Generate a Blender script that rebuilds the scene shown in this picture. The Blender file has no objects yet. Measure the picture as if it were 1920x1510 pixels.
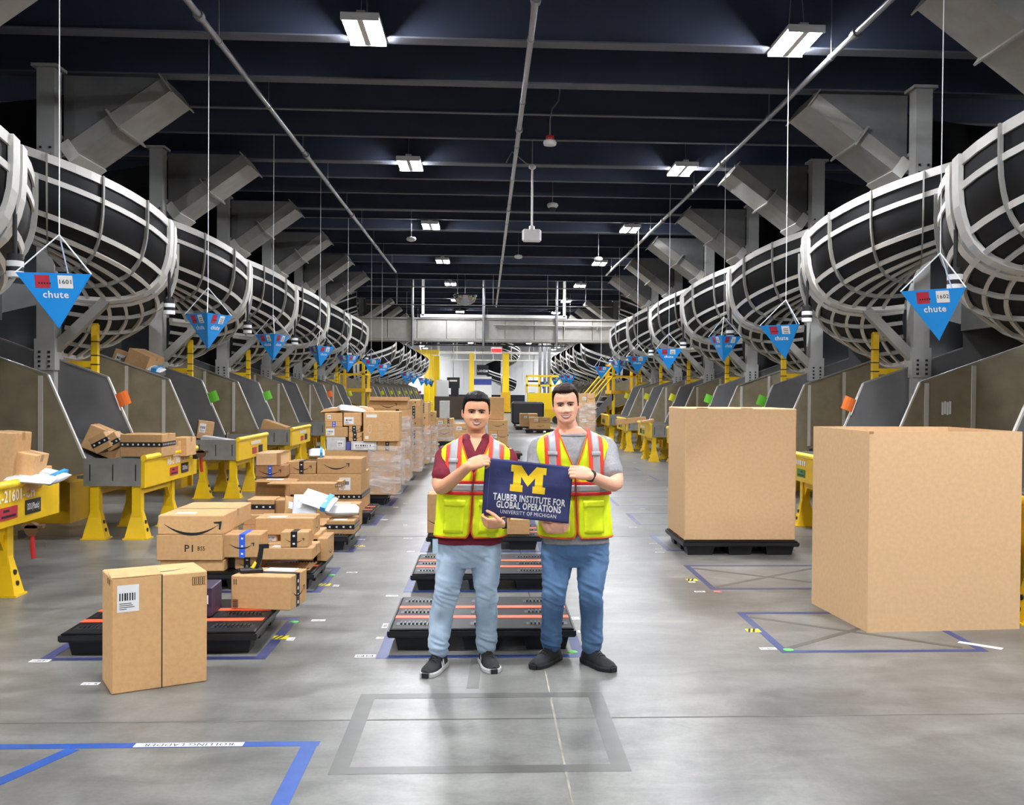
import bpy, bmesh, math, random
import numpy as np
from mathutils import Vector, Matrix, noise as mnoise

random.seed(7)
S = bpy.context.scene
C = S.collection

# ------------------------------------------------------------------ camera
F, H = 1850.0, 1.7            # focal length in pixels of a 1920x1510 frame, eye height
YAW, PITCH, ROLL = math.radians(3.0), math.radians(-0.8), math.radians(0.45)
_fw = np.array([math.sin(YAW)*math.cos(PITCH), math.cos(YAW)*math.cos(PITCH), math.sin(PITCH)])
_rt = np.array([math.cos(YAW), -math.sin(YAW), 0.0])
_up = np.cross(_rt, _fw)
RT = _rt*math.cos(ROLL) + _up*math.sin(ROLL)
UP = _up*math.cos(ROLL) - _rt*math.sin(ROLL)
RM = np.array([RT, UP, _fw])
_d = RM @ np.array([0.0, 1.0, 0.0])
CX, CY = 913 - F*_d[0]/_d[2], 733 + F*_d[1]/_d[2]
cam_data = bpy.data.cameras.new('camera')
cam = bpy.data.objects.new('camera', cam_data); C.objects.link(cam)
cam_data.sensor_fit = 'HORIZONTAL'; cam_data.sensor_width = 36.0
cam_data.lens = F/1920*36.0
cam_data.shift_x = (960-CX)/1920; cam_data.shift_y = (CY-755)/1920
cam_data.clip_start = 0.05; cam_data.clip_end = 400
cam.matrix_world = Matrix(((RT[0], UP[0], -_fw[0], 0), (RT[1], UP[1], -_fw[1], 0),
                           (RT[2], UP[2], -_fw[2], H), (0, 0, 0, 1)))
S.camera = cam

# ------------------------------------------------------------------ world, exposure
world = bpy.data.worlds.new('world'); S.world = world; world.use_nodes = True
world.node_tree.nodes['Background'].inputs[0].default_value = (0.75, 0.85, 1.0, 1)
world.node_tree.nodes['Background'].inputs[1].default_value = 0.05
S.view_settings.view_transform = 'Standard'
S.view_settings.look = 'None'
S.view_settings.gamma = 1.0
S.view_settings.use_curve_mapping = False
S.view_settings.exposure = 1.0
LAMP = 190.0                   # emission strength of the LED strips

# survey helpers: where in the hall a point seen in the photograph stands
def ray(px, py): return RM.T @ np.array([(px-CX)/F, -(py-CY)/F, 1.0])
def G(px, py, z=0.0):
    d = ray(px, py); t = (z-H)/d[2]; return float(d[0]*t), float(d[1]*t)
def P(px, py, Y):
    d = ray(px, py); t = Y/d[1]; return Vector((float(d[0]*t), Y, float(H+d[2]*t)))

# ------------------------------------------------------------------ materials
def lin(h):
    h = h.lstrip('#'); o = []
    for i in (0, 2, 4):
        c = int(h[i:i+2], 16)/255; o.append(c/12.92 if c <= 0.04045 else ((c+0.055)/1.055)**2.4)
    return (*o, 1.0)
MATS = {}
def mat(name, col, rough=0.5, metal=0.0, var=0.0, scale=8.0, bump=0.0, bscale=40.0, stretch=None, spec=0.5,
        emit=None, estr=0.0, objvar=0.0, coat=0.0, alpha=None, trans=0.0, col2=None, detail=6.0, sheen=0.0):
    if name in MATS: return MATS[name]
    m = bpy.data.materials.new(name); m.use_nodes = True
    nt = m.node_tree; N = nt.nodes; L = nt.links; b = N['Principled BSDF']
    c = lin(col) if isinstance(col, str) else (*col, 1.0)
    b.inputs['Base Color'].default_value = c
    b.inputs['Roughness'].default_value = rough
    b.inputs['Metallic'].default_value = metal
    b.inputs['Specular IOR Level'].default_value = spec
    if coat: b.inputs['Coat Weight'].default_value = coat
    if sheen: b.inputs['Sheen Weight'].default_value = sheen
    if trans: b.inputs['Transmission Weight'].default_value = trans
    if alpha is not None: b.inputs['Alpha'].default_value = alpha
    if emit:
        b.inputs['Emission Color'].default_value = lin(emit); b.inputs['Emission Strength'].default_value = estr
    if var or bump or objvar or col2:
        tc = N.new('ShaderNodeTexCoord'); mp = N.new('ShaderNodeMapping'); L.new(tc.outputs['Object'], mp.inputs[0])
        if stretch: mp.inputs['Scale'].default_value = stretch
    if var or objvar or col2:
        nz = N.new('ShaderNodeTexNoise'); nz.inputs['Scale'].default_value = scale; nz.inputs['Detail'].default_value = detail
        L.new(mp.outputs[0], nz.inputs[0])
        rp = N.new('ShaderNodeValToRGB')
        lo = lin(col2) if col2 else tuple(x*(1-var) for x in c[:3]) + (1,)
        hi = c if col2 else tuple(min(1, x*(1+var)) for x in c[:3]) + (1,)
        rp.color_ramp.elements[0].color = lo; rp.color_ramp.elements[1].color = hi
        rp.color_ramp.elements[0].position = 0.3; rp.color_ramp.elements[1].position = 0.7
        L.new(nz.outputs['Fac'], rp.inputs[0]); last = rp.outputs[0]
        if objvar:
            oi = N.new('ShaderNodeObjectInfo'); mr = N.new('ShaderNodeMapRange'); L.new(oi.outputs['Random'], mr.inputs[0])
            mr.inputs[3].default_value = 1-objvar; mr.inputs[4].default_value = 1+objvar*0.6
            hs = N.new('ShaderNodeHueSaturation'); L.new(mr.outputs[0], hs.inputs['Value']); L.new(last, hs.inputs['Color']); last = hs.outputs[0]
        L.new(last, b.inputs['Base Color'])
    if bump:
        n2 = N.new('ShaderNodeTexNoise'); n2.inputs['Scale'].default_value = bscale; n2.inputs['Detail'].default_value = 4
        L.new(mp.outputs[0], n2.inputs[0])
        bp = N.new('ShaderNodeBump'); bp.inputs['Strength'].default_value = bump; bp.inputs['Distance'].default_value = 0.01
        L.new(n2.outputs['Fac'], bp.inputs['Height']); L.new(bp.outputs[0], b.inputs['Normal'])
    MATS[name] = m; return m

def concrete():
    m = bpy.data.materials.new('polished_concrete'); m.use_nodes = True
    nt = m.node_tree; N = nt.nodes; L = nt.links; b = N['Principled BSDF']
    tc = N.new('ShaderNodeTexCoord')
    def nz(sc, det, stretch=None, dist=0.0):
        mp = N.new('ShaderNodeMapping'); L.new(tc.outputs['Object'], mp.inputs[0])
        if stretch: mp.inputs['Scale'].default_value = stretch
        n = N.new('ShaderNodeTexNoise'); n.inputs['Scale'].default_value = sc; n.inputs['Detail'].default_value = det
        n.inputs['Roughness'].default_value = 0.65; n.inputs['Distortion'].default_value = dist
        L.new(mp.outputs[0], n.inputs[0]); return n
    n1 = nz(0.55, 8, (1, 0.6, 1), 0.6); n2 = nz(2.6, 9, (0.7, 1.4, 1), 0.5); n3 = nz(45, 4)
    r1 = N.new('ShaderNodeValToRGB'); r1.color_ramp.elements[0].position = .32; r1.color_ramp.elements[1].position = .7
    r1.color_ramp.elements[0].color = lin('#63625f'); r1.color_ramp.elements[1].color = lin('#97968f')
    L.new(n1.outputs['Fac'], r1.inputs[0])
    r2 = N.new('ShaderNodeValToRGB'); r2.color_ramp.elements[0].position = .36; r2.color_ramp.elements[1].position = .66
    r2.color_ramp.elements[0].color = (.42, .42, .42, 1); r2.color_ramp.elements[1].color = (1, 1, 1, 1)
    L.new(n2.outputs['Fac'], r2.inputs[0])
    mx = N.new('ShaderNodeMixRGB'); mx.blend_type = 'MULTIPLY'; mx.inputs[0].default_value = .78
    L.new(r1.outputs[0], mx.inputs[1]); L.new(r2.outputs[0], mx.inputs[2])
    mx2 = N.new('ShaderNodeMixRGB'); mx2.blend_type = 'OVERLAY'; mx2.inputs[0].default_value = .22
    L.new(mx.outputs[0], mx2.inputs[1]); L.new(n3.outputs['Fac'], mx2.inputs[2])
    L.new(mx2.outputs[0], b.inputs['Base Color'])
    mr = N.new('ShaderNodeMapRange'); mr.inputs[3].default_value = .24; mr.inputs[4].default_value = .42
    L.new(n2.outputs['Fac'], mr.inputs[0]); L.new(mr.outputs[0], b.inputs['Roughness'])
    b.inputs['Specular IOR Level'].default_value = .3
    bp = N.new('ShaderNodeBump'); bp.inputs['Strength'].default_value = .04; bp.inputs['Distance'].default_value = .01
    L.new(n2.outputs['Fac'], bp.inputs['Height']); L.new(bp.outputs[0], b.inputs['Normal'])
    MATS['polished_concrete'] = m; return m
concrete()
def film():
    """crumpled stretch film: clear plastic with milky creases"""
    m = bpy.data.materials.new('stretch_film'); m.use_nodes = True
    nt = m.node_tree; N = nt.nodes; L = nt.links; b = N['Principled BSDF']
    b.inputs['Base Color'].default_value = (.9, .9, .92, 1); b.inputs['Roughness'].default_value = .12
    b.inputs['Specular IOR Level'].default_value = .9
    tc = N.new('ShaderNodeTexCoord'); mp = N.new('ShaderNodeMapping'); mp.inputs['Scale'].default_value = (1.0, 1.0, 4.5)
    L.new(tc.outputs['Object'], mp.inputs[0])
    n = N.new('ShaderNodeTexNoise'); n.inputs['Scale'].default_value = 2.2; n.inputs['Detail'].default_value = 9; n.inputs['Roughness'].default_value = .62; n.inputs['Distortion'].default_value = .5
    L.new(mp.outputs[0], n.inputs[0])
    mr = N.new('ShaderNodeMapRange'); mr.inputs[1].default_value = .4; mr.inputs[2].default_value = .68; mr.inputs[3].default_value = .12; mr.inputs[4].default_value = .62
    L.new(n.outputs['Fac'], mr.inputs[0]); L.new(mr.outputs[0], b.inputs['Alpha'])
    bp = N.new('ShaderNodeBump'); bp.inputs['Strength'].default_value = .8; bp.inputs['Distance'].default_value = .05
    L.new(n.outputs['Fac'], bp.inputs['Height']); L.new(bp.outputs[0], b.inputs['Normal'])
    MATS['stretch_film'] = m; return m
film()

CARD = mat('cardboard', '#cca270', .82, var=.07, scale=30, bump=.12, bscale=220, objvar=.16, spec=.25)
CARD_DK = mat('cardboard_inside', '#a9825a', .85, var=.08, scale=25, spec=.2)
CARD_LT = mat('cardboard_pale', '#d8b286', .82, var=.05, scale=30, bump=.1, bscale=220, spec=.25)
INK = mat('black_print', '#17161a', .6)
INKB = mat('brown_print', '#5d4226', .7)
PAPER = mat('white_paper', '#e6e6e2', .6)
TAPE = mat('black_tape', '#1c1c20', .35)
CLEAR = mat('brown_tape', '#ad8759', .35)
BLUET = mat('blue_tape', '#2f62d8', .45)
FTAPE = mat('blue_floor_tape', '#1f3670', .42, var=.22, scale=9, detail=8)
FTAPE_OLD = mat('worn_floor_tape', '#343b66', .42, var=.25, scale=9)
FTAPE_NEW = mat('bright_floor_tape', '#184790', .4, var=.18, scale=9)
RESID = mat('tape_residue', '#54534e', .4, var=.2, scale=5, spec=.5)
JOINT = mat('floor_joint', '#5a5852', .7, var=.3, scale=6)
JOINT_L = mat('floor_joint_filler', '#8d897e', .7, var=.35, scale=6)
BLACKP = mat('black_plastic', '#17181b', .42, var=.25, scale=6, spec=.45)
BLACKD = mat('black_plastic_deck', '#121214', .45, var=.5, scale=7, spec=.14)
ORANGE = mat('orange_stripe', '#e4572b', .5, var=.14, scale=9)
YEL = mat('yellow_paint', '#e8bd0c', .4, var=.06, scale=5)
YELB = mat('bright_yellow_paint', '#f6d012', .38)
YELD = mat('yellow_guard_paint', '#d6a60c', .42, var=.08, scale=4)
GALV = mat('galvanised_steel', '#8b8983', .42, metal=.25, var=.12, scale=6)
STEEL_WARM = mat('steel_warm_reflection', '#8a8069', .42, metal=.25, var=.18, scale=3.5)  # steel with the brown reflection of floor and cartons painted into its colour
SHEET = mat('grey_sheet_steel', '#6e6e6d', .45, metal=.25, var=.12, scale=3)
DUCT = mat('duct_sheet_steel', '#98968f', .45, metal=.2, var=.1, scale=4)
COLUMN = mat('column_paint', '#a4a4a0', .5, var=.06, scale=5)
RIBM = mat('grey_steel_rib', '#96958f', .45, metal=.2, var=.06, scale=6)
BAND = mat('white_steel_band', '#d6d4cd', .42, metal=.2, var=.06, scale=6)
RUBBER = mat('black_chute_skin', '#0c0d0f', .5, var=.2, scale=3, spec=.35)
EDGE = mat('bare_steel_edge', '#c6c3ba', .4, metal=.3)
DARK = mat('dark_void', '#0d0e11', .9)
ROOF = mat('roof_deck_paint', '#363e52', .7, var=.12, scale=1.5)
BEAM = mat('beam_paint', '#5c5f68', .6, var=.1, scale=2)
PIPE = mat('galvanised_pipe', '#9a9a9c', .28, metal=.8)
SIGNB = mat('sign_blue', '#128fe0', .4)
GREENL = mat('label_green', '#3d7d3c', .5)
SIGNR = mat('sign_red', '#b32a3c', .5)
STRING = mat('white_string', '#e4e4e2', .7)
WHITEP = mat('white_plastic', '#e2e2e0', .4)
LED = mat('led_strip', '#ffffff', .5, emit='#f6f8ff', estr=LAMP)
LEDH = mat('lamp_housing', '#dcdcda', .4)
REDP = mat('red_plastic', '#b3252a', .4)
GREENS = mat('green_sticker', '#5fd35a', .5)
HAZY = mat('hazard_yellow', '#d8c922', .5)
FLAGO = mat('orange_flag', '#f0792e', .6)
FLAGG = mat('green_flag', '#6cc832', .6)
FLAGY = mat('yellow_flag', '#c9c928', .6)
WALLW = mat('white_wall_panel', '#e6e6e2', .6)
WALLD = mat('dark_wall_paint', '#23262e', .8)
FILM = MATS['stretch_film']

# ------------------------------------------------------------------ mesh builder
class MB:
    def __init__(s): s.v = []; s.f = []; s.sm = []
    def add(s, vs, fs, smooth=False):
        o = len(s.v); s.v += [tuple(map(float, p)) for p in vs]
        for f in fs: s.f.append(tuple(i+o for i in f)); s.sm.append(smooth)
        return s
    def box(s, x0, x1, y0, y1, z0, z1):
        return s.add([(x0,y0,z0),(x1,y0,z0),(x1,y1,z0),(x0,y1,z0),(x0,y0,z1),(x1,y0,z1),(x1,y1,z1),(x0,y1,z1)],
                     [(0,3,2,1),(4,5,6,7),(0,1,5,4),(1,2,6,5),(2,3,7,6),(3,0,4,7)])
    def cbox(s, c, hx, hy, hz, M=None, taper=1.0):
        vs = [Vector((sx*hx*(taper if sz > 0 else 1), sy*hy*(taper if sz > 0 else 1), sz*hz)) for sz in (-1,1) for sx,sy in ((-1,-1),(1,-1),(1,1),(-1,1))]
        if M is not None: vs = [M @ p for p in vs]
        c = Vector(c)
        return s.add([p+c for p in vs], [(0,3,2,1),(4,5,6,7),(0,1,5,4),(1,2,6,5),(2,3,7,6),(3,0,4,7)])
    def prism(s, poly, a0, a1, axis='y'):
        """poly: list of 2-D points; extruded from a0 to a1 along axis"""
        def p3(p, a): return {'y': (p[0], a, p[1]), 'x': (a, p[0], p[1]), 'z': (p[0], p[1], a)}[axis]
        n = len(poly); vs = [p3(p, a0) for p in poly] + [p3(p, a1) for p in poly]
        fs = [tuple(range(n)), tuple(range(2*n-1, n-1, -1))] + [(i, i+n, (i+1) % n + n, (i+1) % n) for i in range(n)]
        return s.add(vs, fs)
    def tube(s, pts, r, n=8, cap=True, smooth=True):
        pts = [Vector(p) for p in pts]; rs = r if isinstance(r, (list, tuple)) else [r]*len(pts)
        rings = []; prev = None
        for i, p in enumerate(pts):
            d = (pts[min(i+1, len(pts)-1)] - pts[max(i-1, 0)]).normalized()
            if prev is None:
                a = Vector((0,0,1)) if abs(d.z) < .9 else Vector((1,0,0)); u = d.cross(a).normalized()
            else: u = (prev - d*prev.dot(d)).normalized()
            prev = u; w = d.cross(u)
            rings.append([p + (u*math.cos(k*2*math.pi/n) + w*math.sin(k*2*math.pi/n))*rs[i] for k in range(n)])
        return s.loft(rings, cap, smooth)
    def loft(s, rings, cap=True, smooth=True, closed=True):
        n = len(rings[0]); vs = [p for r in rings for p in r]; fs = []
        for i in range(len(rings)-1):
            for k in range(n if closed else n-1):
                k2 = (k+1) % n; fs.append((i*n+k, i*n+k2, (i+1)*n+k2, (i+1)*n+k))
        s.add(vs, fs, smooth)
        if cap and closed:
            s.add(rings[0], [tuple(range(n))][::1]); s.f[-1] = tuple(reversed(s.f[-1])); s.add(rings[-1], [tuple(range(n))])
        return s
    def lathe(s, prof, c=(0,0,0), n=16, smooth=True):
        c = Vector(c)
        return s.loft([[c + Vector((r*math.cos(k*2*math.pi/n), r*math.sin(k*2*math.pi/n), z)) for k in range(n)] for r, z in prof], True, smooth)
    def ball(s, c, rx, ry, rz, n=12, m=8):
        c = Vector(c); rings = []
        for i in range(m+1):
            a = -math.pi/2 + math.pi*i/m; rr = max(math.cos(a), .02)
            rings.append([c + Vector((rx*rr*math.cos(k*2*math.pi/n), ry*rr*math.sin(k*2*math.pi/n), rz*math.sin(a))) for k in range(n)])
        return s.loft(rings)
    def chbox(s, w, d, h, ch=.004, o=(0,0,0), bulge=0.0):
        """carton shell with softened edges, origin at its near-left bottom corner"""
        xs = [0, ch, w-ch, w]; ys = [0, ch, d-ch, d]; zs = [0, ch, h-ch, h]
        pts = {}
        def v(i, j, k):
            if (i, j, k) not in pts:
                pts[(i, j, k)] = len(L); L.append((o[0]+xs[i], o[1]+ys[j], o[2]+zs[k]))
            return pts[(i, j, k)]
        L = []; fs = []
        fs += [(v(1,1,0),v(1,2,0),v(2,2,0),v(2,1,0)), (v(1,1,3),v(2,1,3),v(2,2,3),v(1,2,3)),
               (v(1,0,1),v(2,0,1),v(2,0,2),v(1,0,2)), (v(1,3,1),v(1,3,2),v(2,3,2),v(2,3,1)),
               (v(0,1,1),v(0,1,2),v(0,2,2),v(0,2,1)), (v(3,1,1),v(3,2,1),v(3,2,2),v(3,1,2))]
        for i, I in ((0,1),(3,2)):
            for j, J in ((0,1),(3,2)): fs.append((v(i,J,1),v(I,j,1),v(I,j,2),v(i,J,2)))
            for k, K in ((0,1),(3,2)): fs.append((v(i,1,K),v(i,2,K),v(I,2,k),v(I,1,k)))
        for j, J in ((0,1),(3,2)):
            for k, K in ((0,1),(3,2)): fs.append((v(1,j,K),v(2,j,K),v(2,J,k),v(1,J,k)))
        for i, I in ((0,1),(3,2)):
            for j, J in ((0,1),(3,2)):
                for k, K in ((0,1),(3,2)): fs.append((v(i,J,K),v(I,j,K),v(I,J,k)))
        return s.add(L, fs)
    def quad(s, o, u, w, n=None, off=0.0):
        o, u, w = Vector(o), Vector(u), Vector(w)
        if n is not None: o = o + Vector(n)*off
        return s.add([o, o+u, o+u+w, o+w], [(0,1,2,3)])
    def xform(s, M):
        s.v = [tuple(M @ Vector(p)) for p in s.v]; return s
    def mesh(s, name, m, fixn=True):
        me = bpy.data.meshes.new(name); me.from_pydata(s.v, [], s.f)
        me.polygons.foreach_set('use_smooth', s.sm)
        if fixn:
            b = bmesh.new(); b.from_mesh(me); bmesh.ops.recalc_face_normals(b, faces=b.faces); b.to_mesh(me); b.free()
        if m: me.materials.append(m)
        me.update(); return me
    def build(s, name, m, parent=None, fixn=True):
        return link(name, s.mesh(name, m, fixn), parent)

def link(name, me, parent=None, loc=None):
    o = bpy.data.objects.new(name, me); C.objects.link(o)
    if parent: o.parent = parent
    if loc: o.location = loc
    return o
def tag(o, label=None, cat=None, group=None, kind=None):
    if label: o['label'] = label
    if cat: o['category'] = cat
    if group: o['group'] = group
    if kind: o['kind'] = kind
    return o
def thing(name, label, cat, loc=(0,0,0), rz=0.0, group=None, kind=None):
    o = bpy.data.objects.new(name, None); C.objects.link(o); o.empty_display_size = .1
    o.location = loc; o.rotation_euler = (0, 0, rz)
    return tag(o, label, cat, group, kind)
KIDS = {}
def copy_tree(o, parent=None):
    c = o.copy(); C.objects.link(c); c.parent = parent
    for ch in list(o.children): copy_tree(ch, c)
    return c

_txt = {}
def text_geo(s, size=1.0, bold=0.0, align='CENTER', sx=1.0):
    k = (s, size, bold, align, sx)
    if k in _txt: return _txt[k]
    cu = bpy.data.curves.new('t', 'FONT'); cu.body = s; cu.size = size; cu.align_x = align; cu.align_y = 'CENTER'
    cu.offset = bold; cu.space_character = 1.09; cu.resolution_u = 2
    o = bpy.data.objects.new('t', cu); C.objects.link(o)
    dg = bpy.context.evaluated_depsgraph_get(); me = bpy.data.meshes.new_from_object(o.evaluated_get(dg))
    r = ([(v.co.x*sx, v.co.y) for v in me.vertices], [tuple(p.vertices) for p in me.polygons])
    bpy.data.objects.remove(o); bpy.data.curves.remove(cu); bpy.data.meshes.remove(me)
    _txt[k] = r; return r
def put_text(mb, s, o, u, w, size, bold=0.0, align='CENTER', sx=1.0):
    """lettering in the plane through o spanned by unit vectors u (reading direction) and w (up)"""
    vs, fs = text_geo(s, size, bold, align, sx); o, u, w = Vector(o), Vector(u), Vector(w)
    return mb.add([o+u*x+w*y for x, y in vs], fs)
def smile(mb, o, u, w, width):
    """curved arrow print: crescent plus arrow head"""
    o, u, w = Vector(o), Vector(u), Vector(w); n = 14; up = []; lo = []
    for i in range(n+1):
        t = i/n; x = (t-.5)*.92*width; y = -(1-(2*t-1)**2)*.17*width; th = .006*width + math.sin(math.pi*min(1, t*1.05))*.035*width
        up.append(o+u*x+w*(y+th*.6)); lo.append(o+u*x+w*(y-th*.6))
    mb.add(up+lo, [(i, i+1, n+2+i, n+1+i) for i in range(n)])
    tip = [(.36,.035),(.50,.05),(.475,-.10),(.445,-.085),(.455,.005),(.37,.01)]
    mb.add([o+u*(a*width)+w*(b*width) for a, b in tip], [(0,1,4,5),(1,2,3,4)])
    return mb
# lettering is meshed first, while the scene is empty and cheap to evaluate
for _s, _z, _b, _a, _x in [('AR-21601-CH', .13, .002, 'CENTER', .9), ('AR-21603-CH', .13, .002, 'CENTER', .9), ('DDU(Plastic)', .1, .002, 'CENTER', .72),
        ('chute', .08, .0015, 'CENTER', 1.0), ('1601', .05, .0006, 'CENTER', 1.0), ('1602', .05, .0006, 'CENTER', 1.0),
        ('TAUBER INSTITUTE FOR', .046, .0013, 'CENTER', .76), ('GLOBAL OPERATIONS', .046, .0013, 'CENTER', .78),
        ('UNIVERSITY OF MICHIGAN', .026, .0, 'CENTER', .86), ('ROLLING LADDER', .052, .0006, 'CENTER', .92),
        ('P1', .085, .001, 'LEFT', 1.0), ('BS5', .05, .0005, 'LEFT', .8), ('LANE', .24, .006, 'CENTER', .9), ('KEEP', .05, .001, 'CENTER', 1.0)]:
    text_geo(_s, _z, _b, _a, _x)

# ------------------------------------------------------------------ floor, walls, ceiling
fl = MB().box(-13, 13, -9, 99, -.12, 0).build('floor', MATS['polished_concrete']); tag(fl, 'polished grey concrete warehouse floor', kind='structure')
# saw-cut joints with pale filler
for nm, m, x0, x1, y0, y1 in [('joint_strip', JOINT, -13, 13, 5.085, 5.1), ('joint_strip', JOINT_L, .36, .37, 1.5, 7.5),
                              ('joint_strip', JOINT, .36, .37, 7.5, 60), ('joint_strip', JOINT, -13, 13, 11.5, 11.515), ('joint_strip', JOINT, -13, 13, 18, 18.015)]:
    MB().box(x0, x1, y0, y1, -.01, .0008).build(nm, m, fl)

RZ = 6.55
ce = MB().box(-13, 13, -9, 99, RZ, RZ+.1).build('ceiling', ROOF); tag(ce, 'dark navy painted roof deck', kind='structure')
seam = MB().box(-13, 13, -.03, .03, -.05, 0).mesh('deck_seam', ROOF)
y = -8.0
while y < 60:
    link('deck_seam', seam, ce, (0, y, RZ)); y += 1.37
def ibeam():
    m = MB(); m.box(-13, 13, -.11, .11, 0, .02); return m.mesh('beam_flange', BEAM), MB().box(-13, 13, -.012, .012, .02, .75).mesh('beam_web', ROOF)
ib = ibeam()
def zjoist():
    m = MB(); m.box(-13, 13, -.045, .045, 0, .015); return m.mesh('purlin_flange', BEAM), MB().box(-13, 13, -.008, .008, .015, .69).mesh('purlin_web', ROOF)
zj = zjoist()
beams = [-6, -3, .5, 3.4, 6.9, 8.6, 11.72, 13.3, 18.0, 22.7, 25.5, 30.2, 34.9, 39.6, 44.3, 49, 54, 60, 66, 72, 78, 84, 90]
for yb in beams: link('roof_beam_flange', ib[0], ce, (0, yb, 5.8)); link('roof_beam_web', ib[1], ce, (0, yb, 5.8))
for yb in [9.9, 14.9, 16.4, 19.6, 21.1, 24.2, 28.3, 32.4, 37.2, 42, 46.6, 51.5, 57]: link('roof_purlin_flange', zj[0], ce, (0, yb, 5.86)); link('roof_purlin_web', zj[1], ce, (0, yb, 5.86))

tag(MB().box(-13, 13, 98.9, 99, 0, RZ).build('wall_far', WALLW), 'pale panelled end wall of the hall', kind='structure')
wf = bpy.data.objects['wall_far']
for x in np.arange(-12, 12.1, 1.2): MB().box(x-.03, x+.03, 98.86, 98.9, 0, RZ).build('wall_panel_rib', WALLW, wf)
MB().box(-13, 13, 98.84, 98.9, 0, 1.3).build('wall_skirt_panel', WALLD, wf)
tag(MB().box(-13.1, -13, -9, 99, 0, RZ).build('wall_left', WALLD), 'dark side wall behind the spiral chutes', kind='structure')
tag(MB().box(13, 13.1, -9, 99, 0, RZ).build('wall_right', WALLD), 'dark side wall opposite', kind='structure')
tag(MB().box(-13, 13, -9.1, -9, 0, RZ).build('wall_back', WALLW), 'pale wall behind the viewer', kind='structure')

# ------------------------------------------------------------------ ceiling lamps
def make_lamp():
    t = thing('high_bay_lamp', 'x', 'lamp', group='LED high bay lamps')
    h = MB(); h.box(-.21, .21, -.42, .42, 0, .05); h.box(-.05, .05, -.32, .32, .05, .11)
    h.box(-.21, .21, -.42, -.40, -.035, 0); h.box(-.21, .21, .40, .42, -.035, 0); h.box(-.035, .035, -.40, .40, -.03, 0)
    h.build('housing', LEDH, t)
    for x in (-.12, .12): MB().box(x-.075, x+.075, -.39, .39, -.018, -.004).build('led_strip', LED, t)
    w = MB(); w.tube([(0, -.3, .1), (0, -.15, RZ-LZ)], .006, 6); w.tube([(0, .3, .1), (0, .15, RZ-LZ)], .006, 6)
    w.build('hanging_wire', PIPE, t)
    return t
LZ = 5.78
lamp0 = None
ords = ['first', 'second', 'third', 'fourth', 'fifth', 'sixth', 'seventh', 'eighth', 'ninth', 'tenth', 'eleventh', 'twelfth', 'thirteenth', 'fourteenth']
for x, row in ((-1.42, 'left'), (3.55, 'right')):
    for k in range(-2, 12):
        yl = 11.35 + 6.62*k
        if lamp0 is None: lamp0 = o = make_lamp()
        else: o = copy_tree(lamp0)
        o.location = (x, yl, LZ)
        o['label'] = ('twin-strip LED high bay lamp out of view behind the camera, %s row, %s' % (row, ords[k+2])) if k < 0 else \
            '%s LED high bay lamp from the camera in the %s ceiling row' % (ords[k], row)
for i, x in enumerate((-9.5, -6, 6.5, 10)):  # extra lamp rows added to brighten the far end wall
    for j, yl in enumerate((70, 80, 91, 96)):
        o = copy_tree(lamp0); o.location = (x, yl, LZ); o['label'] = '%s added lamp of the %s line brightening the far end of the hall' % (ords[j], ['outer left', 'inner left', 'inner right', 'outer right'][i])
for i, (x, yl) in enumerate(((-6.4, -1.9), (-6.4, 4.7), (8.5, -1.9), (8.5, 4.7))):  # unseen lamps added to brighten the near floor
    o = copy_tree(lamp0); o.location = (x, yl, LZ); o['label'] = '%s added LED lamp beside the camera, out of view, brightening the foreground' % ords[i]
# lamps over the aisle behind the chutes
for x, side in ((-9.4, 'left'), (9.4, 'right')):
    for k in range(0, 7):
        o = copy_tree(lamp0); o.location = (x, 6.2 + 8.4*k, LZ)
        o['label'] = '%s LED lamp over the aisle behind the %s spiral chutes' % (ords[k], side)

# ------------------------------------------------------------------ sprinkler pipes and ceiling devices
def pipe(label, p0, p1, joints, drop):
    t = thing('sprinkler_pipe', label, 'pipe', group='sprinkler pipes')
    p0, p1 = Vector(p0), Vector(p1); MB().tube([p0, p1], .035, 10).build('pipe_run', PIPE, t)
    for j in joints:
        q = p0.lerp(p1, j); d = (p1-p0).normalized()
        MB().tube([q-d*.05, q+d*.05], .055, 10).build('coupling', PIPE, t)
    n = int((p1-p0).length/2.4)
    for i in range(n):
        q = p0.lerp(p1, (i+.5)/n); hb = MB(); hb.tube([q, (q.x, q.y, RZ)], .007, 6); hb.tube([q+Vector((0,-.02,0)), q+Vector((0,.02,0))], .044, 10)
        hb.build('hanger', PIPE, t)
pipe('long steel sprinkler pipe on the left running down the hall', (-3.05, 5, 5.62), (-3.05, 33, 5.62), [.2, .42, .62, .8], 0)
pipe('steel sprinkler pipe along the middle of the ceiling', (.47, 5, 5.62), (.4, 46, 5.62), [.12, .24, .4, .6, .8], 0)
pipe('steel sprinkler pipe on the right crossing below the lamps', (3.98, 5, 5.62), (3.98, 33, 5.62), [.2, .42, .62, .8], 0)

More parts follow.
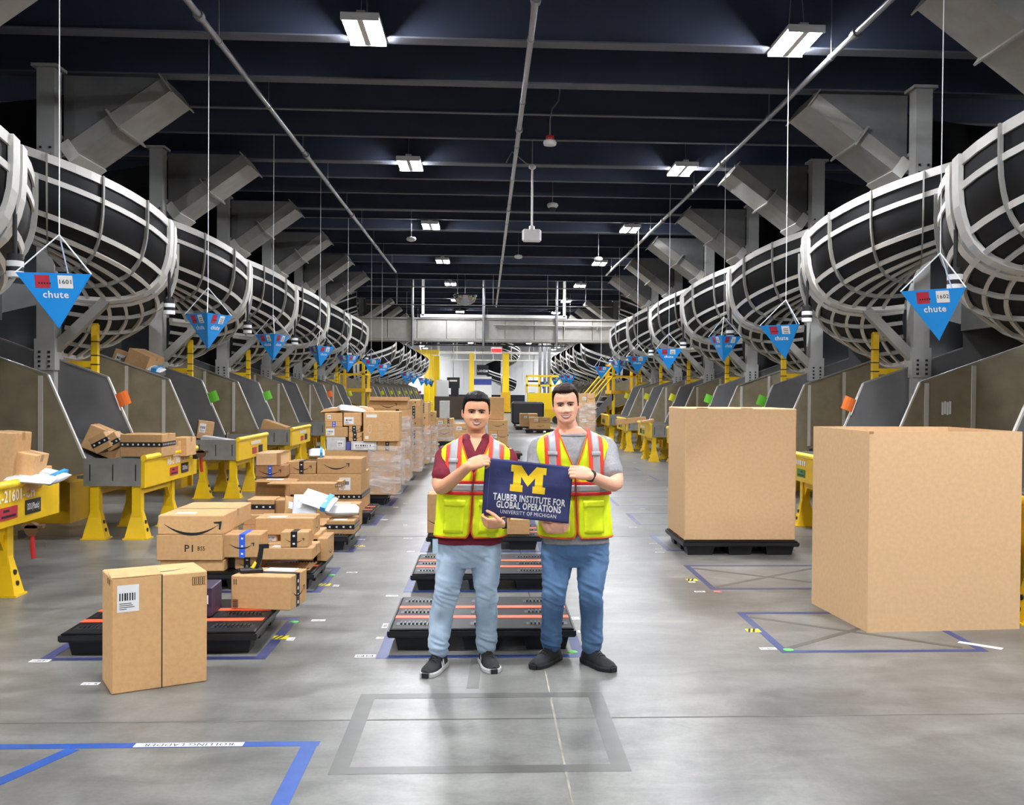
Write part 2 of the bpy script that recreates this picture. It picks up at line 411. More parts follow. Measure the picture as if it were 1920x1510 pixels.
def at(px, py, Y): return P(px, py, Y)
q = at(998, 318, 17.0); t = thing('wireless_access_point', 'white wireless access point box hanging on a pole', 'access point', (q.x, 17.0, 0))
zb = at(998, 442, 17.0).z
MB().tube([(0,0,q.z+.05), (0,0,zb+.1)], .018, 8).build('pole', WHITEP, t)
MB().chbox(.33, .1, .22, .03, (-.165, -.05, zb-.11)).build('access_point_body', WHITEP, t)
b = MB(); b.lathe([(.05, zb+.1), (.05, zb+.16), (.03, zb+.17)], n=10); b.lathe([(.03, q.z), (.06, q.z+.02), (.06, q.z+.06), (.03, q.z+.09)], n=10); b.build('bracket', WHITEP, t)
MB().tube([(0,0,q.z+.08), (-.1,0,q.z+.1), (-.35,0,q.z+.3), (-.45,0,5.62)], .012, 6).build('cable', PIPE, t)
MB().tube([(0,0,q.z+.05),(0,0,RZ)], .01, 6).build('hanger', PIPE, t)
q = at(1031, 268, 14.6); t = thing('smoke_detector', 'white detector with red base on a hanging cable', 'detector', (q.x, 14.6, q.z))
MB().lathe([(.02,-.04),(.09,-.035),(.1,0),(.09,.03),(.03,.035)]).build('sensor_head', WHITEP, t)
MB().lathe([(.06,.03),(.065,.06),(.06,.1),(.02,.12)]).build('red_base', REDP, t)
MB().tube([(0,0,.1),(.0,0,.35),(.03,0,.5),(.12,0,.62),(.14,0,.75),(.08,0,RZ-q.z)], .012, 6).build('cable', PIPE, t)
for nm, px, py, Y, lab in [('dome_camera', 1036, 387, 20.5, 'small dome camera hanging under a roof beam'), ('motion_sensor', 771, 450, 24, 'flat round sensor under the roof, left of the middle pipe'),
                           ('motion_sensor', 972, 483, 28, 'small round sensor under the roof beside the middle pipe'), ('emergency_light', 1122, 487, 26, 'small white emergency light under the roof, right')]:
    q = at(px, py, Y); t = thing(nm, lab, 'sensor', (q.x, Y, q.z))
    MB().lathe([(.03,-.04),(.1,-.02),(.12,.02),(.1,.06),(.02,.08)]).build('sensor_housing', WHITEP, t)
    if nm == 'dome_camera': MB().ball((0,0,-.04), .07, .07, .07).build('dome_lens', INK, t)
    MB().tube([(0,0,.06),(0,0,RZ-q.z)], .01, 6).build('stem', PIPE, t)
q = at(872, 558, 36.0); t = thing('convex_mirror', 'clear half-dome safety mirror hanging below the roof', 'mirror', (q.x, 36.0, q.z))
MB().lathe([(.42,.06),(.4,-.05),(.33,-.17),(.2,-.26),(.03,-.3)], n=20).build('mirror_dome', mat('mirror_dome', '#b8bcc0', .08, metal=.9), t)
MB().lathe([(.43,.05),(.44,.08),(.42,.1),(.1,.11)], n=20).build('mirror_rim', BLACKP, t); MB().tube([(0,0,.1),(0,0,RZ-q.z)], .012, 6).build('hanger', PIPE, t)

# ------------------------------------------------------------------ steel columns
XL, XR, Y0, PITCHY = -5.62, 5.78, 8.8, 4.19
def column_mesh():
    m = MB(); m.box(-.11, .11, -.11, -.09, 0, 5.78); m.box(-.11, .11, .09, .11, 0, 5.78); m.box(-.11, -.085, -.09, .09, 0, 5.78); m.box(.085, .11, -.09, .09, 0, 5.78)
    m.box(-.2, .2, -.2, .2, 0, .02); m.box(-.16, .16, -.16, .16, 5.76, 5.8)
    return m.mesh('steel_column', COLUMN)
colm = column_mesh()
def splice_mesh():
    m = MB(); m.box(-.125, .125, -.135, -.11, 1.92, 2.32); m.box(-.125, .125, .11, .135, 1.92, 2.32); m.box(.11, .13, -.13, .13, 1.92, 2.32); m.box(-.13, -.11, -.13, .13, 1.92, 2.32)
    return m.mesh('splice_plate', COLUMN)
splm = splice_mesh()
def bolts_mesh():
    m = MB()
    for z in (1.97, 2.03, 2.09, 2.15):
        for x in (-.06, .06): m.cbox((x, -.14, z), .014, .008, .014)
    for z in (4.65, 4.75):
        for x in (-.06, .06): m.cbox((x, -.115, z), .014, .008, .014)
    return m.mesh('bolts', INK)
bltm = bolts_mesh()
unitsY = [Y0 + PITCHY*k for k in range(7)]
farY = [44.4 + 4.19*k for k in range(7)]
for X, side in ((XL, 'left'), (XR, 'right')):
    for k, yc in enumerate(unitsY + farY):
        t = thing('column_steel', '%s grey steel column along the %s chute row' % (ords[k], side), 'column', (X, yc, 0), kind='structure')
        link('column_shaft', colm, t)
        if k < 7:
            link('splice_plate', splm, t); link('bolts', bltm, t)

# ------------------------------------------------------------------ spiral chutes
PROF = [(1.52,.80),(1.52,.52),(1.50,.30),(1.42,.08),(1.26,-.08),(1.02,-.17),(.72,-.2),(.42,-.18),(.2,-.15)]
_pl = [0.0]
for i in range(1, len(PROF)): _pl.append(_pl[-1] + math.dist(PROF[i-1], PROF[i]))
def prof(s):
    s = max(0, min(_pl[-1]-1e-6, s)); i = max(j for j in range(len(_pl)-1) if _pl[j] <= s)
    f = (s-_pl[i])/(_pl[i+1]-_pl[i]); a, b = PROF[i], PROF[i+1]
    dr, dz = b[0]-a[0], b[1]-a[1]; L = math.hypot(dr, dz)
    return a[0]+dr*f, a[1]+dz*f, -dz/L, dr/L      # r, z, outward normal (r, z)
A0, A1, DROP, ZT = 90.0, 505.0, 2.9, 5.2
def hel(a, r, dz, sg, fy):
    z = ZT - DROP*(a-A0)/360 + dz
    return (sg*r*math.cos(math.radians(a)), fy*r*math.sin(math.radians(a)), z)
def spiral_meshes(sg, fy):
    out = []
    A = [A0 + (A1-A0)*i/66 for i in range(67)]
    m = MB(); S_ = [ _pl[-1]*i/12 for i in range(13)]
    rings = [[hel(a, prof(s)[0], prof(s)[1], sg, fy) for s in S_] for a in A]
    m.loft(rings, False, True, False); out.append(('trough_skin', m.mesh('trough_skin', RUBBER, False)))
    for s, w in ((.05,.1), (.29,.06), (.70,.06), (.93,.05), (1.13,.04), (1.32,.04), (1.52,.04), (1.74,.04)):
        m = MB(); rings = []
        for a in A:
            p0, p1 = prof(s-w/2), prof(s+w/2); e = .004; h = .022 if s < .8 else .04
            rings.append([hel(a, p0[0]+p0[2]*e, p0[1]+p0[3]*e, sg, fy), hel(a, p0[0]+p0[2]*(e+h), p0[1]+p0[3]*(e+h), sg, fy),
                          hel(a, p1[0]+p1[2]*(e+h), p1[1]+p1[3]*(e+h), sg, fy), hel(a, p1[0]+p1[2]*e, p1[1]+p1[3]*e, sg, fy)])
        m.loft(rings, True, False); out.append(('band', m.mesh('band', BAND)))
    def rib(a, w, h, s0, s1, nm, mt=BAND):
        m = MB(); rings = []
        for i in range(19):
            s = s0 + (s1-s0)*i/18; r, z, nr, nz = prof(s); da = math.degrees(w/2/1.4); e = .006
            rings.append([hel(a-da, r+nr*e, z+nz*e, sg, fy), hel(a-da, r+nr*(e+h), z+nz*(e+h), sg, fy), hel(a+da, r+nr*(e+h), z+nz*(e+h), sg, fy), hel(a+da, r+nr*e, z+nz*e, sg, fy)])
        m.loft(rings, True, False); out.append((nm, m.mesh(nm, mt)))
    a = A0
    while a <= A1+1:
        if abs((a-A0) % 90) < .1 and a > A0+1:
            rib(a-2.6, .1, .05, -.0, _pl[-1], 'joint_flange'); rib(a+3.4, .09, .045, 0, _pl[-1], 'joint_flange')
        else: rib(a, .018, .05, 0, _pl[-1], 'rib', RIBM)
        a += 22.5
    # beacon under the joint facing the aisle
    bx = Vector(hel(362, 1.5, .1, sg, fy)); m = MB()
    m.tube([bx+Vector((0,0,.3)), bx+Vector((0,0,-.25))], .02, 8); m.tube([bx+Vector((0,0,-.25)), bx+Vector((0,0,-.31))], .07, 10); m.tube([bx+Vector((0,0,-.36)), bx+Vector((0,0,-.4))], .07, 10)
    out.append(('beacon_stem', m.mesh('beacon_stem', INK)))
    m = MB(); m.tube([bx+Vector((0,0,-.31)), bx+Vector((0,0,-.36))], .072, 10); m.tube([bx+Vector((0,0,-.40)), bx+Vector((0,0,-.45))], .072, 10)
    out.append(('beacon_ring', m.mesh('beacon_ring', WHITEP)))
    # feeder duct coming down from the aisle side to the head of the spiral
    ax = Vector((sg*1.5, 0, 5.58)); bx = Vector((sg*.24, 0, 4.66)); ux = (bx-ax).normalized(); nx = Vector((-ux.z, 0, ux.x));
    if nx.z < 0: nx = -nx
    ya, yb2 = fy*.12, fy*.98
    def duct(f0, f1, grow, nm, mm):
        p0, p1 = ax.lerp(bx, f0), ax.lerp(bx, f1); m = MB(); vs = []
        for p in (p0, p1):
            for y_, hgt in ((ya-fy*grow, -grow), (yb2+fy*grow, -grow), (yb2+fy*grow, .2+grow), (ya-fy*grow, .2+grow)):
                vs.append(p + nx*hgt + Vector((0, y_, 0)))
        m.add(vs, [(0,1,2,3),(7,6,5,4),(0,4,5,1),(1,5,6,2),(2,6,7,3),(3,7,4,0)]); out.append((nm, m.mesh(nm, mm)))
    duct(0, .53, 0, 'feeder_duct', DUCT); duct(.535, .93, .0, 'feeder_duct', DUCT)
    duct(.525, .54, .055, 'duct_flange', DUCT); duct(0, .012, .05, 'duct_flange', DUCT); duct(.93, 1.03, .03, 'duct_cuff', BAND)
    m = MB(); m.prism([(sg*.12, 4.75), (sg*.12, 5.74), (sg*1.42, 5.74), (sg*1.42, 5.66)], ya+fy*.03, ya+fy*.06, 'y'); out.append(('hopper_plate', m.mesh('hopper_plate', SHEET)))
    m = MB(); m.prism([(sg*.1, 2.12), (sg*.1, 2.3), (sg*.72, 2.9), (sg*.95, 3.0), (sg*.8, 2.82)], fy*-.06, fy*.06, 'y'); out.append(('support_brace', m.mesh('support_brace', RIBM)))
    # sheet-metal hood over the run-out
    m = MB()
    y1, y0 = fy*-.08, fy*-1.78
    m.add([(sg*-.55, y0, 3.15), (sg*-.55, y1, 3.15), (sg*-.55, y1, 2.55), (sg*-.55, y0, 2.55)], [(0,1,2,3)])
    m.add([(sg*-.55, y0, 3.15), (sg*-3.3, y0, 3.5), (sg*-3.3, y0, 2.2), (sg*-1.3, y0, 2.15), (sg*-.55, y0, 2.55)], [(0,1,2,3,4)])
    m.add([(sg*-.55, y1, 3.15), (sg*-3.3, y1, 3.5), (sg*-3.3, y1, 2.2), (sg*-.6, y1, 1.9)], [(0,1,2,3)])
    m.add([(sg*-.55, y0, 3.15), (sg*-.55, y1, 3.15), (sg*-3.3, y1, 3.5), (sg*-3.3, y0, 3.5)], [(0,1,2,3)])
    out.append(('run_out_hood', m.mesh('run_out_hood', SHEET, False)))
    m = MB(); m.add([(sg*-2.2, y0, 3.3), (sg*-2.2, y1, 3.3), (sg*-2.2, y1, 1.9), (sg*-2.2, y0, 1.9)], [(0,1,2,3)]); out.append(('hood_shade_sheet', m.mesh('hood_shade_sheet', DARK, False)))  # black sheet standing for the shade inside the hood opening
    return out
def place_spiral(sg, fy, X, yc, label, ms):
    t = thing('spiral_chute', label, 'chute', (X, yc, 0), group='spiral chutes around the columns')
    for nm, me in ms: link(nm, me, t)
for sg, X, side in ((1, XL, 'left'), (-1, XR, 'right')):
    ms = spiral_meshes(sg, 1); msf = spiral_meshes(sg, -1)
    msf = [a for a in msf if a[0] not in ('rib', 'beacon_stem', 'beacon_ring', 'duct_flange')] + [a for a in msf if a[0] == 'rib'][::2]
    for k, yc in enumerate(unitsY):
        place_spiral(sg, 1, X, yc, ('nearest black spiral chute with white bands, cut by the %s edge of the photo' % side) if k == 0 else
                     '%s black spiral chute with white bands from the camera on the %s side' % (ords[k], side), ms)
    for k, yc in enumerate(farY):
        place_spiral(sg, -1, X, yc, '%s distant spiral chute beyond the conveyor bridge on the %s side' % (ords[k], side), msf)

_t = thing('spiral_chute', 'distant white spiral chute between the two yellow posts', 'chute', (1.3, 86, 0), group='spiral chutes around the columns')
for nm, me in msf:
    if nm in ('trough_skin', 'band', 'joint_flange'): link(nm, me, _t)
link('post', colm, _t)
# ------------------------------------------------------------------ discharge slides with trays
def slide_parts(sg):
    """origin: foot of the unit's column; aisle lies towards +sg*x"""
    X = lambda x: sg*x
    yn, yf = -1.72, .02
    P_ = []
    def add(nm, m, mt): P_.append((nm, m.mesh(nm, mt)))
    wall = [(.73, 1.83), (1.13, .91), (1.13, .74), (.9, .70), (-2.9, 2.35), (-2.9, 3.12)]
    poly = [(X(a), b) for a, b in wall]
    add('near_wall', MB().prism(poly, yn-.012, yn+.012), STEEL_WARM)
    add('far_wall', MB().prism(poly, yf-.012, yf+.012), SHEET)
    for y in (yn, yf):
        m = MB(); m.prism([(X(.725), 1.84), (X(.745), 1.84), (X(1.145), .91), (X(1.12), .91)], y-.02, y+.02); add('edge_strip', m, EDGE)
        m = MB(); m.prism([(X(.735), 1.83), (X(.735), 1.85), (X(-2.9), 3.14), (X(-2.9), 3.12)], y-.022, y+.022); add('top_flange', m, GALV)
    for x, z0, z1 in ((.66, .86, 1.83), (.1, 1.08, 2.04)):
        add('wall_stiffener', MB().box(X(x)-.025, X(x)+.025, yn-.026, yn-.012, z0, z1), EDGE)
    add('slide_floor', MB().prism([(X(1.13), .80), (X(.9), .78), (X(-2.9), 2.43), (X(-2.9), 2.46), (X(.9), .82), (X(1.13), .84)], yn, yf), SHEET)
    # tray
    yt0, yt1 = -1.72, .22
    m = MB(); m.box(min(X(1.13), X(1.76)), max(X(1.13), X(1.76)), yt0-.02, yt0, .60, .91); add('tray_side', m, GALV)
    m = MB(); m.box(min(X(1.13), X(1.76)), max(X(1.13), X(1.76)), yt1, yt1+.02, .60, .91); add('tray_side', m, GALV)
    m = MB(); m.box(min(X(1.05), X(1.76)), max(X(1.05), X(1.76)), yt0, yt1, .68, .71); add('tray_bed', m, SHEET)
    for x in (1.2, 1.45, 1.7): add('tray_slot', MB().box(X(x)-.006, X(x)+.006, yt0-.023, yt0-.02, .66, .84), INK)
    m = MB(); m.box(min(X(1.76), X(1.80)), max(X(1.76), X(1.80)), yt0-.02, yt1+.02, .58, .90); add('end_board', m, YEL)
    m = MB(); m.tube([(X(1.79), yt0-.03, .915), (X(1.79), yt1+.03, .915)], .035, 10); add('roll_bar', m, YELB)
    # legs
    for x in (1.24, 1.70):
        for y in (yt0+.06, -.56):
            m = MB(); m.cbox((X(x), y, .36), .05, .05, .24)
            m.cbox((X(x), y, .16), .125, .09, .16, taper=.42); m.cbox((X(x), y, .008), .14, .1, .008)
            add('leg', m, YEL)
            add('leg_bolt', MB().tube([(X(x)+sg*.09, y, .1), (X(x)+sg*.112, y, .1)], .022, 8), INK); add('leg_bolt', MB().tube([(X(x)+sg*.07, y, .19), (X(x)+sg*.094, y, .19)], .022, 8), INK)
    for x in (1.24, 1.70):
        m = MB(); m.box(X(x)-.03, X(x)+.03, yt0+.1, -.6, .5, .57)
        m.prism([(yt0+.1, .57), (yt0+.1, .36), (yt0+.2, .5)], X(x)-.02, X(x)+.02, 'x'); m.prism([(-.6, .57), (-.6, .36), (-.7, .5)], X(x)-.02, X(x)+.02, 'x'); add('cross_brace', m, YEL)
    m = MB(); m.box(X(1.24) if sg > 0 else X(1.70), X(1.70) if sg > 0 else X(1.24), -.59, -.53, .48, .55); add('cross_brace', m, YEL)
    # yellow enclosure round the foot of the slide
    m = MB(); m.prism([(X(.42), 0), (X(.42), .5), (X(.28), .56), (X(-2.6), 1.7), (X(-2.6), 0)], -.38, .42); add('foot_enclosure', m, YELD)
    # printed boards
    fx = X(1.803)
    for nm, mt, y0_, y1_, z0, z1 in (('colour_label', SIGNR if sg > 0 else GREENL, -.86, -.56, .64, .74), ('black_label', INK, -.42, -.14, .64, .76)):
        m = MB(); m.box(min(fx, fx+X(.004)), max(fx, fx+X(.004)), y0_, y1_, z0, z1); add(nm, m, mt)
    # tape gun hanging at the far end
    return P_
def tapegun(loc, label):
    t = thing('tape_gun', label, 'tape gun', loc)
    MB().tube([(0,0,0),(0,.0,-.1),(.01,0,-.2)], .02, 8).build('handle', REDP, t)
    m = MB(); m.tube([(0,-.03,.04),(0,.03,.04)], .055, 12); m.box(-.08,.09,-.03,.03,.05,.075); m.build('tape_roll', INKB, t)
    MB().box(-.1,-.05,-.035,.035,-.03,.03).build('cutter', INK, t)
    return t
for sg, X, side in ((1, XL, 'left'), (-1, XR, 'right')):
    sp = slide_parts(sg)
    far_skip = ('tray_slot', 'leg_bolt', 'cross_brace', 'wall_stiffener')
    for k, yc in enumerate(unitsY):
        if side == 'right' and k == 0: lab = 'grey steel discharge slide nearest the camera on the right, behind the large open carton'
        else: lab = '%s steel discharge slide with yellow tray board from the camera, %s row' % (ords[k], side)
        t = thing('discharge_slide', lab, 'slide', (X, yc, 0), group='discharge slides below the spirals')
        for nm, me in sp: link(nm, me, t)
        u = Vector((0, 1*sg, 0)); fx = sg*1.808
        if side == 'left' and k < 2:
            mb = MB(); put_text(mb, 'AR-21601-CH' if k == 0 else 'AR-21603-CH', (fx, -.62, .82), u, (0,0,1), .13, .002, 'CENTER', .9); mb.build('painted_number', PAPER, t)
        else:
            mb = MB()
            for j in range(8): mb.quad((fx, -.95+j*.085-(0 if sg > 0 else -.06), .79), (0, .06*1, 0), (0,0,.06))
            mb.build('painted_number', PAPER, t)
        if side == 'right' and k < 2:
            mb = MB(); [mb.quad((sg*.42-.06+.03*i, -1.735, 1.46+.01*(i % 2)), (.026,0,0), (0,0,.15)) for i in range(4)]; mb.build('label_remnant', WHITEP, t)
        if k < 2:
            mb = MB(); put_text(mb, 'DDU(Plastic)', (fx, -.28, .7), u, (0,0,1), .1, .002, 'CENTER', .72) if False else put_text(mb, 'DDU(Plastic)', (fx, -.28, .7), u, (0,0,1), .1, .002, 'CENTER', .72)
            mb.v = [(a, -.28+(b+.28)*.52, .7+(c-.7)*.75) for a, b, c in mb.v]; mb.build('label_lettering', PAPER, t)
            mb = MB(); mb.quad((fx, -.83, .655), (0,.24,0), (0,0,.02)); mb.quad((fx, -.8, .70), (0,.1,0), (0,0,.02)); mb.build('label_lettering', INK, t)
    for k, yc in enumerate(farY):
        t = thing('discharge_slide', '%s distant discharge slide beyond the conveyor bridge on the %s' % (ords[k], side), 'slide', (X, yc, 0), group='discharge slides below the spirals')
        for nm, me in sp:
            if nm not in far_skip: link(nm, me, t)
tapegun((XL+1.92, 8.25, .5), 'red handled tape gun on the leg of the tray at the left edge')
tapegun((XL+1.93, 12.98, .82), 'red handled tape gun hung on the second yellow tray board')
# yellow frames beside the columns
fm = {}
for sg, X, side in ((1, XL, 'left'), (-1, XR, 'right')):
    m = MB(); m.box(sg*.45-.04, sg*.45+.04, .3, .38, 0, 2.55); p1 = m.mesh('post', YEL)
    p2 = MB().box(min(sg*.08, sg*.45), max(sg*.08, sg*.45), .31, .37, 1.97, 2.05).mesh('rail', YEL); p4 = MB().box(min(sg*.2, sg*.45), max(sg*.2, sg*.45), .31, .37, 2.25, 2.31).mesh('rail', YEL)
    m = MB()
    for z in (2.0, 2.12, 2.3): m.box(sg*.45-.045, sg*.45+.045, .295, .385, z, z+.014)
    p3 = m.mesh('cable_tie', INK)
    for k, yc in enumerate(unitsY):
        t = thing('guard_frame', '%s thin yellow guard frame beside a column on the %s' % (ords[k], side), 'frame', (X, yc, 0), group='yellow guard frames')
        link('post', p1, t); link('rail', p2, t); link('cable_tie', p3, t)

# paper flags on the slide walls
def flag(sg, X, yc, m, label):
    t = thing('paper_flag', label, 'flag', (X+sg*.86, yc, 1.53), group='coloured paper flags on the slides')
    mb = MB(); e = Vector((sg*.34, 0, -.94)); u = Vector((sg*.92, 0, .36))
    vs = [u*(.17*i/4)+e*(.18*(j-.5))+Vector((0, -.025*math.sin(i/4*2.6), 0)) for j in (0, 1) for i in range(5)]
    mb.add(vs + [v+Vector((0,.002,0)) for v in vs], [(i, i+1, i+6, i+5) for i in range(4)] + [(i+10, i+15, i+16, i+11) for i in range(4)])
    mb.build('sheet', m, t)
    MB().tube([(sg*-.05, 0, .13), (sg*.04, 0, -.12)], .006, 6).build('flag_clip', WHITEP, t)
for k, m, lab in ((1, FLAGO, 'orange paper flag on the near left slide'), (2, FLAGG, 'green paper flag on the third slide of the left row'), (3, FLAGG, 'green paper flag on the fourth slide of the left row'),
                  (5, FLAGO, 'small orange paper flag far along the left slides'), (6, FLAGY, 'yellow paper flag on the last slide before the left platform')):
    flag(1, XL, unitsY[k], m, lab)
for k, m, lab in ((1, FLAGO, 'orange paper flag above the large open carton'), (2, FLAGG, 'green paper flag above the right end of the carton on the pallet'), (3, FLAGG, 'green paper flag above the middle of the carton on the pallet'),
                  (4, FLAGY, 'yellow paper flag just left of the tall carton on the pallet'), (5, FLAGY, 'yellow paper flag on the sixth slide of the right row'), (6, FLAGY, 'yellow paper flag beside the right stair platform')):
    flag(-1, XR, unitsY[k], m, lab)
for sg, X, side in ((1, XL, 'left'), (-1, XR, 'right')):
    for k, yc in enumerate(farY): flag(sg, X, yc, FLAGY if k < 6 else SIGNR, '%s tiny flag on the distant %s slides' % (ords[k], side))

# ------------------------------------------------------------------ hanging pyramid signs
def sign(px, py, Y, rz, num, label, full=True):
    q = at(px, py, Y); t = thing('hanging_chute_sign', label, 'sign', (q.x, Y, q.z), rz, group='blue pyramid chute signs')
    a = .56; R_ = a/math.sqrt(3); h = .43; hh = .34
    cs = [Vector((R_*math.cos(math.radians(90+120*k+180)), R_*math.sin(math.radians(90+120*k+180)), 0)) for k in range(3)]
    cs = [Vector((R_*math.cos(math.radians(-150+120*k)), R_*math.sin(math.radians(-150+120*k)), 0)) for k in range(3)]
    apex = Vector((0, 0, -h))
    for k in range(3):
        A, B = cs[k], cs[(k+1) % 3]; n = (B-A).cross(apex-A).normalized(); mid = (A+B)/2
        if n.dot(mid) < 0: n = -n
        m = MB(); vs = [A, B, apex]; m.add(vs + [v-n*.006 for v in vs], [(0,1,2),(3,5,4),(0,3,4,1),(1,4,5,2),(2,5,3,0)])
        pn = m.build('sign_panel', SIGNB, t)
        if not full and k == 1: pass
        u = (B-A).normalized(); dn = (apex-mid).normalized(); o = mid + n*.002
        MB().quad(o - u*.145 + dn*.12, u*.11, -dn*.105).build('red_card', SIGNR, pn)
        MB().quad(o + u*.025 + dn*.12, u*.11, -dn*.105).build('white_card', PAPER, pn)
        mb = MB(); put_text(mb, 'chute', o + dn*.175 + n*.001, u, -dn, .08, .0015)
        mb.build('lettering', PAPER, pn)
        mb = MB()
        if num: put_text(mb, num, o + u*.08 + dn*.068 + n*.001, u, -dn, .05, .0006)
        else:
            for j in range(3): mb.quad(o + u*.045 + dn*(.05+.025*j) + n*.001, u*.07, dn*.008)
        for j in range(5): mb.quad(o - u*(.12-.02*j) + dn*.075 + n*.001, u*.012, dn*.014)
        mb.build('card_print', INK, pn)
    MB().add(cs + [v-Vector((0,0,.004)) for v in cs], [(0,1,2),(3,5,4)]).build('sign_lid', SIGNB, t)
    for c in cs: MB().tube([c, (0, 0, .33)], .006, 5).build('string', STRING, t)
    MB().tube([(0, 0, .33), (0, 0, RZ-q.z)], .005, 5).build('hanging_cord', STRING, t)
D = math.radians
sign(111, 517, 8.2, D(9), '1601', 'blue chute sign 1601 hanging at the left')
sign(390, 590, 12.4, D(74), None, 'blue pyramid sign edge-on, second of the left signs')
sign(512, 628, 16.6, D(76), None, 'third blue chute sign of the left row')
sign(600, 650, 20.8, D(60), None, 'fourth blue chute sign of the left row')
sign(652, 667, 25.0, D(68), None, 'fifth blue chute sign of the left row')
sign(696, 675, 29.2, D(5), None, 'sixth blue chute sign of the left row, face on')
sign(716, 684, 33.4, D(20), None, 'seventh blue chute sign of the left row')
sign(762, 700, 43.0, D(0), None, 'eighth blue chute sign, alone beyond the left bridge end')
for i, (px, py, Y) in enumerate([(775, 704, 48), (790, 709, 53), (800, 711, 58), (809, 714, 63)]): sign(px, py, Y, D(30*i), None, '%s of the tiny dark chute signs at the far left' % ords[i])
sign(1762, 546, 8.4, D(-46), '1602', 'blue chute sign 1602 hanging at the right')
sign(1473, 611, 12.45, D(-46), None, 'tilted blue chute sign second in the right row')
sign(1357, 631, 16.6, D(40), None, 'blue chute sign edge-on, third in the right row')
sign(1254, 655, 20.8, D(-9), None, 'fourth blue chute sign of the right row, face on')
sign(1195, 669, 25.0, D(-8), None, 'fifth blue chute sign of the right row')
sign(1160, 677, 29.2, D(55), None, 'sixth blue chute sign of the right row, above the platform')
sign(1127, 688, 33.4, D(10), None, 'seventh blue chute sign of the right row')
for i, (px, py, Y) in enumerate([(1068, 704, 44), (1056, 704, 48), (1040, 708, 53), (1018, 716, 58)]): sign(px, py, Y, D(7*i), None, '%s of the small chute signs above the head on the right' % ords[i])
# ------------------------------------------------------------------ conveyor bridge and far end of the hall
t = thing('conveyor_bridge', 'grey sheet-metal conveyor bridge crossing the hall', 'conveyor', (0, 39, 0))
xb = -5.0
for i in range(9):
    MB().box(xb+i*1.14, xb+(i+1)*1.14-.02, -.45, .45, 3.72, 4.46).build('side_panel', DUCT, t)
m = MB(); m.box(-5.1, 5.4, -.5, .5, 3.62, 3.71); m.box(-5.1, 5.4, -.48, .48, 4.47, 4.53); m.build('flange', GALV, t)
MB().box(-2.6, 3.1, -.5, -.4, 4.54, 4.66).build('top_channel', BAND, t)
for x in (-2.5, 3.0): MB().box(x-.05, x+.05, -.5, -.4, 4.6, RZ).build('hanger_post', BAND, t)
m = MB(); m.tube([(.25,-.5,4.25),(5.2,-.5,4.25)], .03, 6); [m.tube([(x,-.5,4.25),(x,-.5,4.1)], .025, 6) for x in (.3,1.6,3,4.3)]; m.build('hand_rail', GALV, t)
for x in (-2.9, -.15, 2.7): MB().tube([(x,-.52,3.4),(x,-.52,RZ)], .05, 8).build('hanger_rod', PIPE, t)

def platform(sg, X, label, stairs):
    """work platform between the two chute groups; aisle towards +sg*x"""
    t = thing('work_platform', label, 'platform', (X, 37.2, 0)); W = lambda a, b: (min(sg*a, sg*b), max(sg*a, sg*b))
    for x in (.2, 1.1):
        for y in (-.8, .8): MB().box(sg*x-.05, sg*x+.05, y-.05, y+.05, 0, 2.75).build('post', YEL, t)
    x0, x1 = W(.1, 1.2); MB().box(x0, x1, -.9, .9, 1.62, 1.75).build('deck', YELD, t)
    for z in (2.25, 2.7):
        m = MB(); m.box(x0, x1, -.85, -.79, z, z+.05); m.box(x0, x1, .79, .85, z, z+.05); m.box(sg*1.1-.03, sg*1.1+.03, -.8, .8, z, z+.05); m.build('guard_rail', YEL, t)
    x0, x1 = W(-.9, 0); MB().box(x0, x1, -.6, .6, 1.75, 2.45).build('control_cabinet', GALV, t)
    m = MB(); m.prism([(x0, 2.45), (x1, 2.45), (x1*.6+x0*.4, 3.0), (x1*.4+x0*.6, 3.0)], -.62, .62); m.build('yellow_hood', YELB, t)
    if stairs:
        m = MB(); m.prism([(sg*1.1, 1.72), (sg*1.1, 1.4), (sg*2.3, -.0), (sg*2.6, .0)], -.85, -.8); m.prism([(sg*1.1, 1.72), (sg*1.1, 1.4), (sg*2.3, 0), (sg*2.6, 0)], .8, .85); m.build('stair_stringer', SHEET, t)
        for i in range(7): MB().box(*W(1.15+.19*i, 1.4+.19*i), -.8, .8, 1.5-.21*i, 1.53-.21*i).build('stair_tread', GALV, t)
        for y in (-.83, .83):
            for dz in (.55, .95): MB().tube([(sg*1.1, y, 1.75+dz), (sg*2.4, y, .2+dz), (sg*2.4, y, 0)], .03, 6).build('stair_rail', YELB, t)
platform(1, XL, 'yellow work platform with hood beside the left chutes', False)
platform(-1, XR, 'yellow work platform with stairs beside the right chutes', True)

def post_frame(name, label, px, Y, w, ztop, base=True):
    x = at(px, 733, Y).x; t = thing(name, label, 'post', (x, Y, 0), group='yellow posts at the far end')
    MB().box(-w/2, w/2, -w/2, w/2, 0, ztop).build('post_shaft', YELB, t)
    if base:
        MB().box(-w*.75, w*.75, -w*.75, w*.75, 0, 1.6).build('post_guard', YELD, t); MB().box(-w*1.4, w*1.4, -w, w, 0, .08).build('base_plate', INK, t)
post_frame('yellow_post', 'tall yellow post standing behind the left man', 884, 76, .36, 4.6)
post_frame('yellow_post', 'tall yellow post between the two men', 948, 76, .5, 4.6)
for i, px in enumerate((800, 808, 818)): post_frame('yellow_post', '%s of three tall yellow posts at the far left' % ords[i], px, 74+2*i, .4 if i < 2 else .5, 4.4, False)
MB_ = MB().box(-6, -3.7, 76, 76.3, 4.45, 4.8); tag(MB_.build('trim_1', YELB), kind='structure')
q = at(905, 694, 70); t = thing('hanging_lane_sign', 'black hanging sign reading LANE', 'sign', (q.x, 70, q.z))
